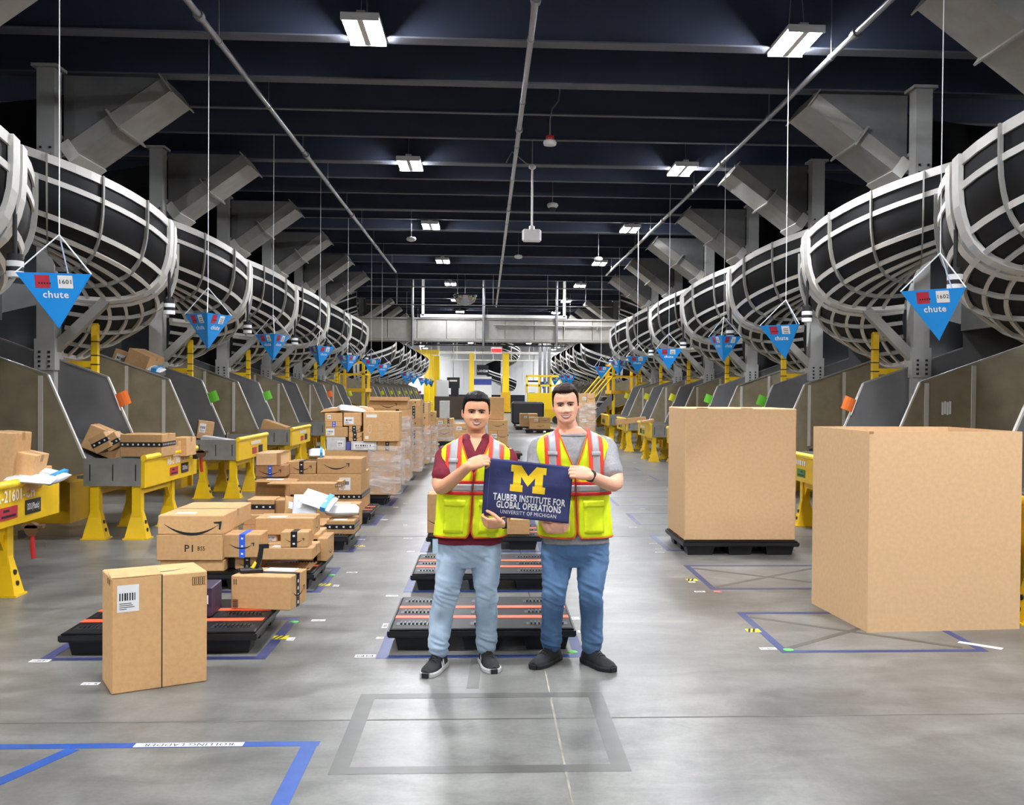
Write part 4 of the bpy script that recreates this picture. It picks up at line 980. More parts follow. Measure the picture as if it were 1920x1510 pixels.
# wrapped and loose stacks further back
def wrap(label, x0, x1, y0, y1, z0, z1, seed):
    mb = MB(); nx, nz = 9, 14; rings = []; cor = [(x0, y0), (x1, y0), (x1, y1), (x0, y1)]
    for j in range(nz+1):
        z = z0+(z1-z0)*j/nz; ring = []
        for e in range(4):
            p, q = cor[e], cor[(e+1) % 4]; nn = (q[1]-p[1], p[0]-q[0]); L = math.hypot(*nn)
            for i in range(nx):
                f = i/nx; x = p[0]+(q[0]-p[0])*f; yy = p[1]+(q[1]-p[1])*f; d = .012+.02*mnoise.noise(Vector((x*4+seed, yy*4, z*9)))
                ring.append((x+nn[0]/L*d, yy+nn[1]/L*d, z))
        rings.append(ring)
    mb.loft(rings, False, True); o = mb.build('stretch_wrap', FILM); tag(o, label, 'wrap', 'stretch film around box stacks'); return o
xa, xb_ = -2.62, -1.42
Y5 = bays[4]+.05      # fifth pallet
_, z1 = pbox('wide wrapped carton at the base of the fifth left pallet', 600, 872, 742, 915, Y5, .9, PZ, seam=False)
_, z2 = pbox('wrapped carton second from the base of the fifth pallet', 610, 845, 742, 871, Y5, .9, z1+.001, seam=False)
wrap('silvery stretch film around the fifth left pallet stack', at(690, 880, Y5).x, at(746, 880, Y5).x+.03, Y5-.03, Y5+.93, .17, at(700, 836, Y5).z, 3)
_, z3 = pbox('white printed carton in the tall left stack', 612, 820, 648, 843, Y5, .5, z2+.001, m=mat('white_carton', '#c8c8c4', .6, var=.1, scale=20), seam=False, ctape=False, lab=(.72, .5, .09, .09))
pbox('small purple-labelled carton in the tall left stack', 649, 829, 657, 843, Y5, .4, z2+.001, m=mat('purple_label', '#5a5aa0', .5), seam=False, ctape=False)
_, z3b = pbox('flat white carton with printed face in the tall left stack', 658, 828, 706, 847, Y5-.02, .5, z2+.001, m=MATS['white_carton'], seam=False, ctape=False, lab=(.5, .5, .3, .09))
pbox('carton with black tape end beside the flat white carton', 707, 828, 745, 846, Y5, .5, z2+.001, vtape=(.5, 'k', True))
_, z4 = pbox('carton with a printed picture in the tall left stack', 611, 801, 652, 819, Y5, .5, z3+.001, lab=(.2, .5, .12, .1), seam=False)
_, z5 = pbox('flat carton with blue tape in the tall left stack', 610, 791, 642, 801, Y5, .5, z4+.001, vtape=(.5, 'b', True))
_, z6 = pbox('plain carton on the blue-taped one in the tall left stack', 609, 775, 642, 790, Y5, .5, z5+.001, lab=(.25, .55, .05, .06))
_, z7 = pbox('lower small carton with black tape in the tall left stack', 654, 811, 679, 827, Y5, .4, z3b+.001, vtape=(.45, 'k', True), sm=(.5, .55, .18))
_, z8 = pbox('upper small carton with black tape in the tall left stack', 654, 799, 676, 810, Y5, .4, z7+.001, vtape=(.45, 'k', True), sm=(.5, .55, .18))
_, z9 = pbox('carton with large white label in the tall left stack', 644, 774, 678, 799, Y5, .5, z8+.001, lab=(.3, .4, .14, .1))
tB, zb = pbox('big printed appliance carton in the tall left stack', 681, 772, 748, 826, Y5-.05, .5, z3b+.001, seam=False, lab=None)
bw = at(748, 826, Y5-.05).x - at(681, 826, Y5-.05).x; bh = zb-z3b
mb = MB(); mb.quad((bw*.08, -.0016, bh*.8), (bw*.3,0,0), (0,0,bh*.1)); mb.quad((bw*.05,-.0016,bh*.08),(bw*.1,0,0),(0,0,bh*.1)); mb.build('shipping_label', PAPER, tB)
PALEP = mat('pale_print', '#d6bd98', .7)
mb = MB()
for cx_, cz_, rx_, rz_ in ((.18,.42,.06,.16), (.72,.52,.04,.06), (.72,.2,.04,.06)):
    n = 16
    vs = [(bw*(cx_+rx_*k*math.cos(2*math.pi*i/n)), -.0018, bh*(cz_+rz_*k*math.sin(2*math.pi*i/n))) for k in (1, .75) for i in range(n)]
    mb.add(vs, [(i, (i+1) % n, n+(i+1) % n, n+i) for i in range(n)])
mb.quad((bw*.84,-.0016,0),(bw*.006,0,0),(0,0,bh))
for i in range(5): mb.quad((bw*.42,-.0016,bh*(.42+.05*i)),(bw*random.uniform(.1,.18),0,0),(0,0,bh*.012)); mb.quad((bw*.42,-.0016,bh*(.1+.05*i)),(bw*random.uniform(.1,.18),0,0),(0,0,bh*.012))
mb.build('printed_diagram', PALEP, tB)
parcel('crumpled white mailer on top of the tall left stack', 660, 768, Y5+.2, .4, .4, .1, D(15), (.1, .1), POLYW)
parcel('kraft mailer on top of the tall left stack at the left', 630, 769, Y5+.3, .4, .3, .08, D(-10), (.1, -.1), KRAFT)
parcel('kraft mailer on top of the tall left stack at the right', 683, 768, Y5+.25, .3, .3, .08, D(10), (.1, .1), KRAFT)
Y6 = bays[5]+.05
def plainstack(px0, px1, Y, ys, nm, wrapz=None, seed=1, n2=None, pal=True):
    zz = PZ
    if pal: pallet((at(px0, 800, Y).x+at(px1, 800, Y).x)/2, Y-.04, 'black pallet carrying the %s' % nm)
    for i in range(len(ys)-1):
        sp = [(px0, px1)] if (i % 2 == 0) else [(px0, (px0*.55+px1*.45)), ((px0*.55+px1*.45)+.6, px1)]
        for j, (a_, b_) in enumerate(sp):
            kk = dict(vtape=(.5, 'k', True)) if (i*3+j+seed) % 3 == 0 else dict(lab=(.7, .5, .14, .1)) if (i+j) % 2 else dict(sm=(.5, .6, .3))
            _, zn = pbox('%s carton %s of the %s' % (['left', 'right'][j] if len(sp) > 1 else 'wide', ['at the base', 'in the second layer', 'in the third layer', 'in the fourth layer', 'in the fifth layer', 'on top'][i if i < len(ys)-2 else 5], nm), a_, ys[i+1], b_, ys[i], Y, .85, zz, **kk)
        zz = zn+.001
    if wrapz: wrap('silvery stretch film around the %s' % nm, at(px0, ys[0], Y).x-.02, at(px1, ys[0], Y).x+.02, Y-.03, Y+.9, .17, at(px0, wrapz, Y).z, seed)
plainstack(690, 765, Y6, [895, 850, 815, 790, 768, 752], 'sixth left pallet stack', 780, 5, pal=False)
pbox('long flat carton lying on top of the sixth left stack', 692, 745, 765, 751, Y6-.1, .4, at(700, 751, Y6).z+.0)
plainstack(742, 788, bays[6]+.05, [868, 835, 808, 785, 762, 750], 'seventh left pallet stack', 800, 8, pal=False)
plainstack(765, 803, bays[7]+.05, [850, 820, 797, 775, 755], 'eighth left pallet stack', 800, 11, pal=False)
plainstack(782, 815, bays[8]+.05, [838, 812, 790, 772], 'ninth left pallet stack', 795, 13, pal=False)
plainstack(815, 850, 30, [822, 800, 785], 'loose stack left of the left man', 795, 17)
pbox('white retail carton standing on the distant left stack', 824, 752, 842, 785, 30.1, .4, at(830, 785, 30).z+.002, m=MATS['white_carton'], seam=False, ctape=False)
# middle row behind the men
t, zc = pbox('carton on the third pallet peeking out left of the left man', 801, 927, 850, 976, 10.7, .5, PZ, sm=(.5, .35, .3))
pbox('open-topped carton on the third pallet right of the left man', 948, 974, 993, 998, 10.6, .4, PZ, seam=False)
plainstack(915, 952, 24.5, [850, 828, 808, 788], 'middle stack right of the left man\'s ear', None, 19)
pbox('tall brown printed carton behind the left man\'s ear', 917, 745, 945, 786, 24.7, .5, at(930, 787, 24.5).z, seam=False)
plainstack(852, 880, 27, [835, 812, 795], 'middle stack behind the left man\'s cheek', None, 22)
plainstack(993, 1032, 40, [805, 793, 783], 'low far stack right of the aisle', None, 25)
plainstack(975, 1008, 43, [800, 788, 776], 'low far stack by the black cart', None, 28)
plainstack(1086, 1116, 33, [825, 800, 778, 757, 738], 'tall wrapped stack behind the right man', 755, 31)

# parcels waiting in the trays and slides
def traybox(label, px0, yt, px1, yb, Y, d, **k): return pbox(label, px0, yt, px1, yb, Y, d, **k)
traybox('carton with black printed tape band in the second left tray', 225, 815, 304, 857, 11.75, .5, htape=(.55, 'k'), lab=None)
traybox('small carton beside the black-taped one in the second left tray', 306, 829, 325, 857, 12.2, .3)
traybox('carton at the far end of the second left tray', 322, 821, 350, 856, 12.5, .4)
traybox('flat teal-edged parcel under the black-taped carton', 228, 857, 296, 864, 11.8, .4, m=mat('teal_parcel', '#6fa39a', .5), seam=False, ctape=False)
def tilted(label, px, py, Y, w, d, h, rx, ry, rz, **k):
    q = at(px, py, Y); t = carton(label, w, d, h, (q.x, Y, q.z), rz, **k); t.rotation_euler = (rx, ry, rz); return t
tilted('carton sliding down the second left slide, tilted', 150, 838, 12.3, .42, .4, .3, 0, D(24), D(8))
tilted('dark-taped carton tipped on its corner in the second left tray', 180, 852, 11.8, .2, .3, .2, 0, D(-28), 0, htape=(.5, 'k'))
tilted('second tipped carton with black tape in the second left tray', 204, 848, 11.85, .17, .25, .18, 0, D(-30), D(5), htape=(.4, 'k'))
parcel('white mailer stuck between cartons in the second left tray', 205, 820, 12.4, .2, .2, .05, 0, (.2, .4), POLYW)
tilted('tall carton leaning in the near left tray at the photo edge', -25, 905, 8.3, .2, .3, .42, 0, D(4), 0)
tilted('carton with a curved arrow in the near left tray', 6, 912, 8.35, .2, .3, .3, 0, D(12), D(4), sm=(.5, .35, .14))
traybox('small carton with black tape in the near left tray', 36, 877, 74, 908, 8.75, .25, vtape=(.5, 'k', True))
parcel('white poly mailer in the near left tray', 60, 898, 8.4, .36, .3, .06, D(10), (.1, .1), POLYW); parcel('white mailer with blue stripe in the near left tray', 92, 892, 8.6, .26, .25, .08, D(-10), (.2, .2), POLYW, POLYB)
tilted('carton resting high in the second left slide beneath the hood', 205, 683, 16.6, .3, .4, .28, 0, D(20), D(10), lab=(.5, .5, .2, .15))
tilted('brown carton with yellow marks high in the third left slide', 232, 680, 16.4, .4, .45, .26, 0, D(22), D(-12))
parcel('blue and white mailer high in the third left slide', 278, 690, 16.5, .5, .3, .1, 0, (.2, .2), POLYW, POLYB)
tilted('carton half visible behind the third left slide wall', 368, 822, 16.5, .25, .3, .3, 0, D(8), D(20), lab=(.3, .6, .1, .15))
tilted('long white carton lying in the third left tray', 375, 828, 16.2, .75, .3, .09, 0, D(8), 0, m=MATS['white_carton'], seam=False, ctape=False)
tilted('carton leaning in the fourth left slide', 487, 806, 20.2, .5, .3, .22, 0, D(18), D(-5))
tilted('flat kraft carton in the fourth left tray', 495, 816, 20.0, .4, .3, .06, 0, D(15), 0)
tilted('flat cartons sliding down the fifth left slide', 550, 800, 24.2, .5, .3, .08, 0, D(14), 0)
tilted('thin carton on the fifth left slide', 556, 812, 24.0, .55, .3, .05, 0, D(12), 0)
tilted('long carton sticking out of a right tray', 1157, 797, 28.0, .85, .3, .15, 0, D(-6), 0)
tilted('flat long carton on the sixth right tray', 1205, 795, 24.0, .3, .3, .06, 0, D(-12), 0)

# large cartons on the right
def gaylord(label, w, d, h, loc, rz, open_top):
    t = thing('bulk_carton', label, 'carton', loc, rz, group='large bulk cartons'); th = .012
    if open_top:
        for nm, (x0, x1, y0, y1) in (('front_wall', (0, w, 0, th)), ('back_wall', (0, w, d-th, d)), ('side_wall', (0, th, th, d-th)), ('side_wall', (w-th, w, th, d-th))): MB().box(x0, x1, y0, y1, 0, h).build(nm, CARD_LT, t)
        MB().box(th, w-th, th, d-th, 0, .012).build('carton_bottom', CARD_DK, t)
        MB().box(-.002, .03, -.002, .0, h-.02, h+.0).build('corner_tab', CARD_DK, t)
    else:
        MB().chbox(w, d, h, .008).build('carton_body', CARD_LT, t); MB().box(.01, w-.01, d*.5-.002, d*.5+.002, h-.001, h+.0008).build('flap_seam', INKB, t)
        for x in (.1, .5): MB().box(w*x, w*x+.12, -.001, .02, h, h+.004).build('flap_tab', CARD_DK, t)
    return t
a, b = G(1626, 1187), G(1915, 1181); w = math.hypot(b[0]-a[0], b[1]-a[1]); rz = math.atan2(b[1]-a[1], b[0]-a[0])
gaylord('huge open-topped cardboard carton standing on the floor at the right', w, .98, at(1626, 809, a[1]).z, (a[0], a[1], 0), rz+D(1), True)
a = at(1283, 1018, 10.2); b = at(1491, 1018, 10.2)
gaylord('tall closed cardboard carton on a black pallet', b.x-a.x, .95, at(1380, 766, 10.2).z-PZ, (a.x, 10.2, PZ), 0, False)
# ------------------------------------------------------------------ people
def interp(tab, x):
    if x <= tab[0][0]: return tab[0][1:]
    for a, b in zip(tab, tab[1:]):
        if x <= b[0]:
            f = (x-a[0])/(b[0]-a[0]); f = f*f*(3-2*f)*.5 + f*.5
            return tuple(p+(q-p)*f for p, q in zip(a[1:], b[1:]))
    return tab[-1][1:]
def remeshed(mb, voxel, smooth=2):
    """one continuous skin grown over overlapping closed volumes"""
    me = mb.mesh('tmp', None); o = bpy.data.objects.new('tmp', me); C.objects.link(o)
    r = o.modifiers.new('r', 'REMESH'); r.mode = 'VOXEL'; r.voxel_size = voxel; r.use_smooth_shade = True
    if smooth: s = o.modifiers.new('s', 'SMOOTH'); s.factor = .5; s.iterations = smooth
    for ob in hidden_now: ob.hide_viewport = True
    dg = bpy.context.evaluated_depsgraph_get(); out = bpy.data.meshes.new_from_object(o.evaluated_get(dg))
    bpy.data.objects.remove(o); bpy.data.meshes.remove(me); return out
hidden_now = []
def displace(me, fn):
    n = len(me.vertices); co = np.empty(n*3, 'f'); me.vertices.foreach_get('co', co); no = np.array([v.vector for v in me.vertex_normals], 'f')
    co = co.reshape(-1, 3); d = np.array([fn(Vector(c)) for c in co.tolist()], 'f'); co += no*d[:, None]
    me.vertices.foreach_set('co', co.ravel()); me.update()
def limb(mb, pts, rads, n=16, sub=5, flat=None):
    """tapered limb through the joints, Catmull-Rom smoothed, rounded ends"""
    pts = [Vector(p) for p in pts]; P_, R_ = [], []
    for i in range(len(pts)-1):
        p0, p1, p2, p3 = pts[max(i-1,0)], pts[i], pts[i+1], pts[min(i+2, len(pts)-1)]
        for k in range(sub):
            t = k/sub; P_.append(.5*((2*p1)+(p2-p0)*t+(2*p0-5*p1+4*p2-p3)*t*t+(3*p1-p0-3*p2+p3)*t**3)); R_.append(rads[i]+(rads[i+1]-rads[i])*t)
    P_.append(pts[-1]); R_.append(rads[-1])
    d0 = (P_[0]-P_[1]).normalized(); d1 = (P_[-1]-P_[-2]).normalized()
    P_ = [P_[0]+d0*R_[0]*.85, P_[0]+d0*R_[0]*.5] + P_ + [P_[-1]+d1*R_[-1]*.5, P_[-1]+d1*R_[-1]*.85]; R_ = [R_[0]*.45, R_[0]*.85] + R_ + [R_[-1]*.85, R_[-1]*.45]
    mb.tube(P_, R_, n); return mb
HEADTAB = [(-1.0,.26,.068,-.03),(-.93,.49,.081,0),(-.80,.70,.085,.03),(-.62,.85,.084,.06),(-.40,.945,.084,.075),(-.20,.97,.083,.085),(0,1,.082,.095),(.2,1,.087,.1),(.4,.985,.086,.102),(.6,.92,.077,.096),(.8,.735,.057,.076),(.93,.46,.032,.048),(1.0,.12,.008,.012)]
NH = 2.25
class Head:
    def __init__(s, c, h, w, rot, jaw=1.0): s.c = Vector(c); s.h = h; s.w = w; s.R = rot; s.k = h/.228; s.jaw = jaw
    def ring(s, ze):
        W, yf, yb = interp(HEADTAB, ze); W *= s.w
        if ze < -.3: W *= s.jaw
        return W, yf*s.k, yb*s.k
    def fy(s, x, ze):
        W, yf, yb = s.ring(ze); cy, hd = (yb-yf)/2, (yb+yf)/2
        return cy - hd*max(0, 1-min(1, abs(x)/W)**NH)**(1/NH) + s.feat(x, ze)
    def feat(s, x, ze):
        g = lambda a, b: math.exp(-a*a-b*b); k = s.k; ax = abs(x)
        if ze > .1 or ze < -.48: A = 0
        elif ze > -.36: A = .0225*((.1-ze)/.46)**1.2
        else: A = .0225*(ze+.48)/.12
        sx = .009+.006*max(0, min(1, (.03-ze)/.4))
        d = -A*k*math.exp(-(x/sx)**2)
        d += -.0075*g((ax-.0155)/.0065, (ze+.39)/.06)
        d += .0075*g((ax-.031)/.0155, (ze+.05)/.11)
        d += -.0035*g((ax-.03)/.02, (ze-.11)/.08)
        d += -.006*g((ax-.040)/.017, (ze+.34)/.14)
        d += -.004*g(x/.03, (ze+.63)/.2) + .0045*g(x/.02, (ze+.77)/.045) - .006*g(x/.018, (ze+.9)/.09)
        d += .003*g((ax-.028)/.007, (ze+.52)/.14)
        return d
    def pt(s, x, y, ze): return s.c + s.R @ Vector((x, y, ze*s.h/2))
    def grid(s, off=None, nr=60, ns=96):
        rings = []
        for i in range(nr+1):
            ze = -1+2*(i/nr); ze = math.copysign(abs(ze)**.9, ze); W, yf, yb = s.ring(ze); cy, hd = (yb-yf)/2, (yb+yf)/2; r = []
            for j in range(ns):
                a = 2*math.pi*j/ns; ca, sa = math.cos(a), math.sin(a)
                x = W*math.copysign(abs(ca)**(2/NH), ca); y = cy + hd*math.copysign(abs(sa)**(2/NH), sa)
                if sa < 0: y += s.feat(x, ze)*min(1, -sa*2.2)
                if off:
                    ph = math.degrees(math.atan2(abs(x), -(y-.01))); o = off(ph, ze, x)
                    n = Vector((x/s.w**2, (y-.008)/.094**2, max(-.1, ze)*s.h/2/(s.h/2)**2)); n = n.normalized() if n.length > 1e-6 else Vector((0,0,1))
                    p = Vector((x, y, ze*s.h/2)) + n*o; r.append(s.c + s.R @ p)
                else: r.append(s.pt(x, y, ze))
            rings.append(r)
        return rings
def hand_vol(mb, wrist, d, n, curl, sc=1.0, thumb=(.55, .6, -.35), spread=0.0):
    d = Vector(d).normalized(); n = Vector(n); n = (n - d*n.dot(d)).normalized(); w = Vector(wrist)
    return d, n, w
def build_hand(mb, wrist, d, n, tsign, curl, sc=1.0, thumb=None):
    """palm, four unequal curled fingers, and a thumb leaving the side of the palm"""
    d = Vector(d).normalized(); n = Vector(n); n = (n-d*n.dot(d)).normalized(); t = d.cross(n)*tsign; w = Vector(wrist)
    rings = []
    for f, hw, ht in ((-.015,.026,.021),(0,.027,.02),(.02,.032,.019),(.045,.039,.017),(.07,.042,.015),(.088,.041,.013),(.094,.036,.009)):
        rings.append([w + d*f*sc + t*(hw*sc*math.copysign(abs(math.cos(a))**.8, math.cos(a))) + n*(ht*sc*math.copysign(abs(math.sin(a))**.8, math.sin(a))) for a in [2*math.pi*i/16 for i in range(16)]])
    mb.loft(rings)
    for i, (off, ln, rr) in enumerate(((.030,.95,.0086),(.0105,1.06,.009),(-.0095,1.0,.0087),(-.029,.8,.0076))):
        p = w + d*.084*sc + t*off*sc; ang = 0; pts = [p - d*.015*sc, p]; dd = d
        for seg, ca in zip((.046,.028,.022), curl):
            ang += ca*(1+.05*i); a = math.radians(ang); dd = d*math.cos(a) - n*math.sin(a); pts.append(pts[-1] + dd*seg*ln*sc)
        limb(mb, pts, [rr*sc, rr*1.05*sc, rr*sc, rr*.93*sc, rr*.8*sc], 10, 3)
    tv = thumb or (.75, .5, -.55); p = w + d*.025*sc + t*.03*sc; d1 = (d*tv[0]+t*tv[1]+n*tv[2]).normalized(); d2 = (d*(tv[0]+.3)+t*(tv[1]-.5)+n*(tv[2]-.2)).normalized()
    limb(mb, [p-d1*.01*sc, p+d1*.035*sc, p+d1*.035*sc+(d1+d2).normalized()*.03*sc, p+d1*.035*sc+(d1+d2).normalized()*.03*sc+d2*.025*sc], [.014*sc,.0125*sc,.0105*sc,.0085*sc], 10, 3)

def person(name, label, S_):
    for lg in ('R', 'L'):
        hdg = D(S_['hdg'+lg]); d = Vector((math.sin(hdg), -math.cos(hdg), 0)); a = Vector((*S_['toe'+lg], 0)) - d*.215; a.z = .09; S_['J']['leg'+lg][2] = a
        S_['jean'+lg][0][-1] = Vector((a.x, a.y, .115)); S_['jean'+lg][0][-2] = S_['jean'+lg][0][-2]*.6 + Vector((a.x, a.y+.01, S_['jean'+lg][0][-2].z))*.4
    base = Vector((S_['x'], S_['y'], 0)); T = thing(name, label, 'person', base)
    sh = Matrix.Translation(-base)
    def fin(me, nm, m, par=T):
        me.transform(sh) if isinstance(me, bpy.types.Mesh) else None
        me.materials.clear(); me.materials.append(m); me.name = nm; return link(nm, me, par)
    def bl(mb, nm, m, par=T): mb.v = [(a-base.x, b-base.y, c) for a, b, c in mb.v]; return mb.build(nm, m, par)
    J = S_['J']; rows = S_['torso']; NT = 2.5
    def tr(z, off=0.0):
        cx_, cy_, rx, ry = interp(rows, z); return cx_, cy_, rx+off, ry+off
    def tp(u, z, off=0.0):
        cx_, cy_, rx, ry = tr(z, off); a = math.radians(u); ca, sa = math.cos(a), math.sin(a)
        return Vector((cx_+rx*math.copysign(abs(ca)**(2/NT), ca), cy_+ry*math.copysign(abs(sa)**(2/NT), sa), z))
    def front(x, z, off):      # x relative to the torso's centre line
        cx_, cy_, rx, ry = tr(z, off); q = max(0, 1-min(1, abs(x)/rx)**NT)**(1/NT); return Vector((cx_+x, cy_-ry*q, z))
    zlo, zhi = rows[0][0], rows[-1][0]
    # --- body: one continuous skin
    B = MB(); hd = Head(S_['head'], S_['hh'], S_['hw'], S_['hrot'], S_.get('jaw', 1.0)); B.loft(hd.grid())
    for s in (-1, 1):
        e = MB(); e.ball((0,0,0), .009, .018, .031, 12, 8); M = Matrix.Translation(hd.pt(s*(hd.w+.002), .016, -.11)) @ hd.R.to_4x4() @ Matrix.Rotation(s*.35, 4, 'Z') @ Matrix.Rotation(-.2, 4, 'X'); e.xform(M); B.add(e.v, e.f)
    nk = Vector(S_['neck']); limb(B, [hd.pt(0, .025, -.45), hd.pt(0, .028, -.95), nk+Vector((0,.01,-.0)), nk+Vector((0,.01,-.06))], [.056, .058, .062, .085], 20)
    B.loft([[tp(u, z, -.012) for u in range(0, 360, 10)] for z in np.linspace(zlo, zhi, 26)])
    for arm in ('R', 'L'):
        a = J['arm'+arm]; limb(B, a, [.056, .047, .029] if len(a) == 3 else None, 16, 7)
        el = Vector(a[1]); hn = S_['hand'+arm]; build_hand(B, a[2], hn['d'], hn['n'], hn['t'], hn['curl'], hn.get('sc', 1.0), hn.get('thumb'))
    for lg in ('R', 'L'):
        limb(B, S_['jean'+lg][0], [r_*.62 for r_ in S_['jean'+lg][1][:-1]]+[.03], 14)
        ank = Vector(J['leg'+lg][2]); toe = Vector((*S_['toe'+lg], .04)); limb(B, [ank, ank*.6+toe*.4+Vector((0,0,-.02)), toe*.7+ank*.3+Vector((0,0,-.02))], [.03, .022, .016], 12)
    me = remeshed(B, .0042, 2); fin(me, 'body', S_['skin'])
    # --- face
    for s in (-1, 1):
        x = s*.031; ze = -.045; y = hd.fy(x, ze)
        e = MB(); e.ball((0,0,0), .0128, .008, .0048, 14, 8); e.xform(Matrix.Translation(hd.pt(x, y+.0035, ze)) @ hd.R.to_4x4() @ Matrix.Rotation(s*.08, 4, 'Y')); bl(e, 'eye', EYEW)
        e = MB(); e.ball((0,0,0), .0055, .003, .0046, 12, 6); e.xform(Matrix.Translation(hd.pt(x, y-.0034, ze+.003)) @ hd.R.to_4x4()); bl(e, 'iris', IRIS)
        e = MB(); e.tube([hd.pt(x+s*q*.0155, hd.fy(x+s*q*.0155, ze+.05)-.0025, ze+.05-.045*q*q-.02*q) for q in (-1,-.5,0,.5,1)], [.0012,.0021,.0024,.0023,.0013], 6); bl(e, 'eyelashes', S_['hairm'])
        e = MB(); e.tube([hd.pt(x+s*q*.0155, hd.fy(x+s*q*.0155, ze-.06)-.001, ze-.046+.032*q*q) for q in (-1,-.5,0,.5,1)], [.0008,.0012,.0013,.0012,.0008], 6); bl(e, 'lower_lid', S_['lid'])
        bh_ = S_.get('brow', 0); e = MB(); e.tube([hd.pt(x+s*q*.022, hd.fy(x+s*q*.022, .10)-.0012, .10+bh_-.035*(q-.15)**2-.008*q) for q in (-1,-.6,-.2,.2,.6,1)], [.0022,.0036,.0036,.0032,.0026,.0012], 6); bl(e, 'eyebrow', S_['hairm'])
        e = MB(); e.ball(hd.pt(s*.0075, hd.fy(s*.0075, -.455)-.001, -.46), .0034, .0025, .0018, 8, 6); bl(e, 'nostril', S_['lid'])
    mw = S_.get('mouth', .027); zm = -.635
    def mpt(q, dz, o): x = q*mw; ze = zm+dz+.075*q*q; return hd.pt(x, hd.fy(x, ze)+o, ze)
    qs = (-1,-.66,-.33,0,.33,.66,1)
    m = MB(); up = [mpt(q, .045*(1-q*q)+.004, -.0012) for q in qs]; lo = [mpt(q, -.05*(1-q*q)-.004, -.0012) for q in qs]; m.add(up+lo, [(i, i+1, i+8, i+7) for i in range(6)], True); bl(m, 'mouth', MOUTH)
    m = MB(); up = [mpt(q*.86, .04*(1-q*q)+.004, -.0024) for q in qs]; lo = [mpt(q*.86, -.032*(1-q*q)-.002, -.0024) for q in qs]; m.add(up+lo, [(i, i+1, i+8, i+7) for i in range(6)], True); bl(m, 'teeth', TEETH)
    m = MB(); m.tube([mpt(q, .052*(1-q*q)+.012, -.0006) for q in qs], [.0012,.0022,.0028,.0026,.0028,.0022,.0012], 8); bl(m, 'upper_lip', S_['lip'])
    m = MB(); m.tube([mpt(q, -.062*(1-q*q)-.012, -.0004) for q in qs], [.0012,.0028,.0038,.0042,.0038,.0028,.0012], 8); bl(m, 'lower_lip', S_['lip'])
    hl = S_['hairline']; th = S_['hairth']
    def off(ph, ze, x):
        z_h = interp(hl, ph)[0] + .02*mnoise.noise(Vector((x*90, ph*.2, 1)))
        k = max(0, min(1, (ze-z_h)/.10+.5)); k = k*k*(3-2*k)
        top = max(0, min(1, (ze-.3)/.6)); t_ = th[0]+(th[1]-th[0])*top + .0025*mnoise.noise(Vector((x*60, ph*.12, ze*9)))
        if ph < 70: t_ += th[2]*max(0, min(1, (ze-.5)/.2))*(1-ph/70)*max(0, min(1, (.97-ze)/.3))
        return -.007+(t_+.007)*k
    m = MB(); m.loft(hd.grid(off)); bl(m, 'hair', S_['hairm'])
    # --- shirt
    Sh = MB(); Sh.loft([[tp(u, z, .004) for u in range(0, 360, 8)] for z in np.linspace(zlo, zhi-S_.get('neckcut', .02), 30)])
    for arm in ('R', 'L'):
        s0, e0 = Vector(J['arm'+arm][0]), Vector(J['arm'+arm][1]); f = S_.get('sleeve', .68); inn = Vector((tr(s0.z)[0], s0.y, s0.z+.01))
        limb(Sh, [inn.lerp(s0, .55), s0+Vector((0,0,-.005)), s0.lerp(e0, f*.55), s0.lerp(e0, f*.88)], [.054, .061, .063, .068], 18)
    me = remeshed(Sh, .006, 3)
    displace(me, lambda c: .005*mnoise.noise(Vector((c.x*14, c.y*14, c.z*9))) + .002*mnoise.noise(Vector((c.x*40, c.y*30, c.z*30))))
    fin(me, S_['shirtname'], S_['shirt'])
    # --- vest
    vo = .02; zv, zh, ztop = S_['vz']; xo_top = S_['vx']
    def opening(z):
        if z > zv: return .004+(xo_top-.004)*((z-zv)/(ztop-zv))**.9
        if z < zh+.05: return .004+.02*((zh+.05-z)/.05)**2
        return .004
    def edge_u(z):
        cx_, cy_, rx, ry = tr(z, vo); q = min(.999, opening(z)/rx); return math.degrees(math.acos(q**(NT/2)))     # |cos| for that x
    zs = list(np.linspace(zh, ztop, 46)); nu = 80; rings = []
    for z in zs:
        ue = 90-edge_u(z); r = []
        for i in range(nu+1):
            u = -90+ue+(360-2*ue)*i/nu; p = tp(u, z, vo+.006*math.exp(-((z-zh)/.12)**2)); a = Vector((math.cos(math.radians(u)), math.sin(math.radians(u)), 0))
            p += a*(.006*mnoise.noise(Vector((p.x*12, p.y*12, z*10))) + .003*mnoise.noise(Vector((p.x*30, p.y*30, z*26)))); r.append(p)
        rings.append(r)
    V = MB(); V.loft(rings, False, True, False); vest = bl(V, 'safety_vest', VESTY); sm_ = vest.modifiers.new('thick', 'SOLIDIFY'); sm_.thickness = .004; sm_.offset = 1
    def patch(x0, x1, z0, z1f, o, m, nm, nx=4, nz=22, zt=None):
        mb = MB(); g = []
        for i in range(nx+1):
            x = x0+(x1-x0)*i/nx; z1 = z1f(x); g.append([front(x, z0+(z1-z0)*j/nz, o+.006*math.exp(-((z0+(z1-z0)*j/nz-zh)/.12)**2)) for j in range(nz+1)])
        mb.loft(g, False, True, False); b_ = bl(mb, nm, m, vest); s2 = b_.modifiers.new('thick', 'SOLIDIFY'); s2.thickness = .004; s2.offset = 0; return b_
    def ztop_at(x):
        lo, hi = 1.2, zhi
        for _ in range(26):
            mid = (lo+hi)/2
            if tr(mid, vo)[2] > abs(x)+.0015: lo = mid
            else: hi = mid
        return lo
    zb0, zb1 = S_['band']
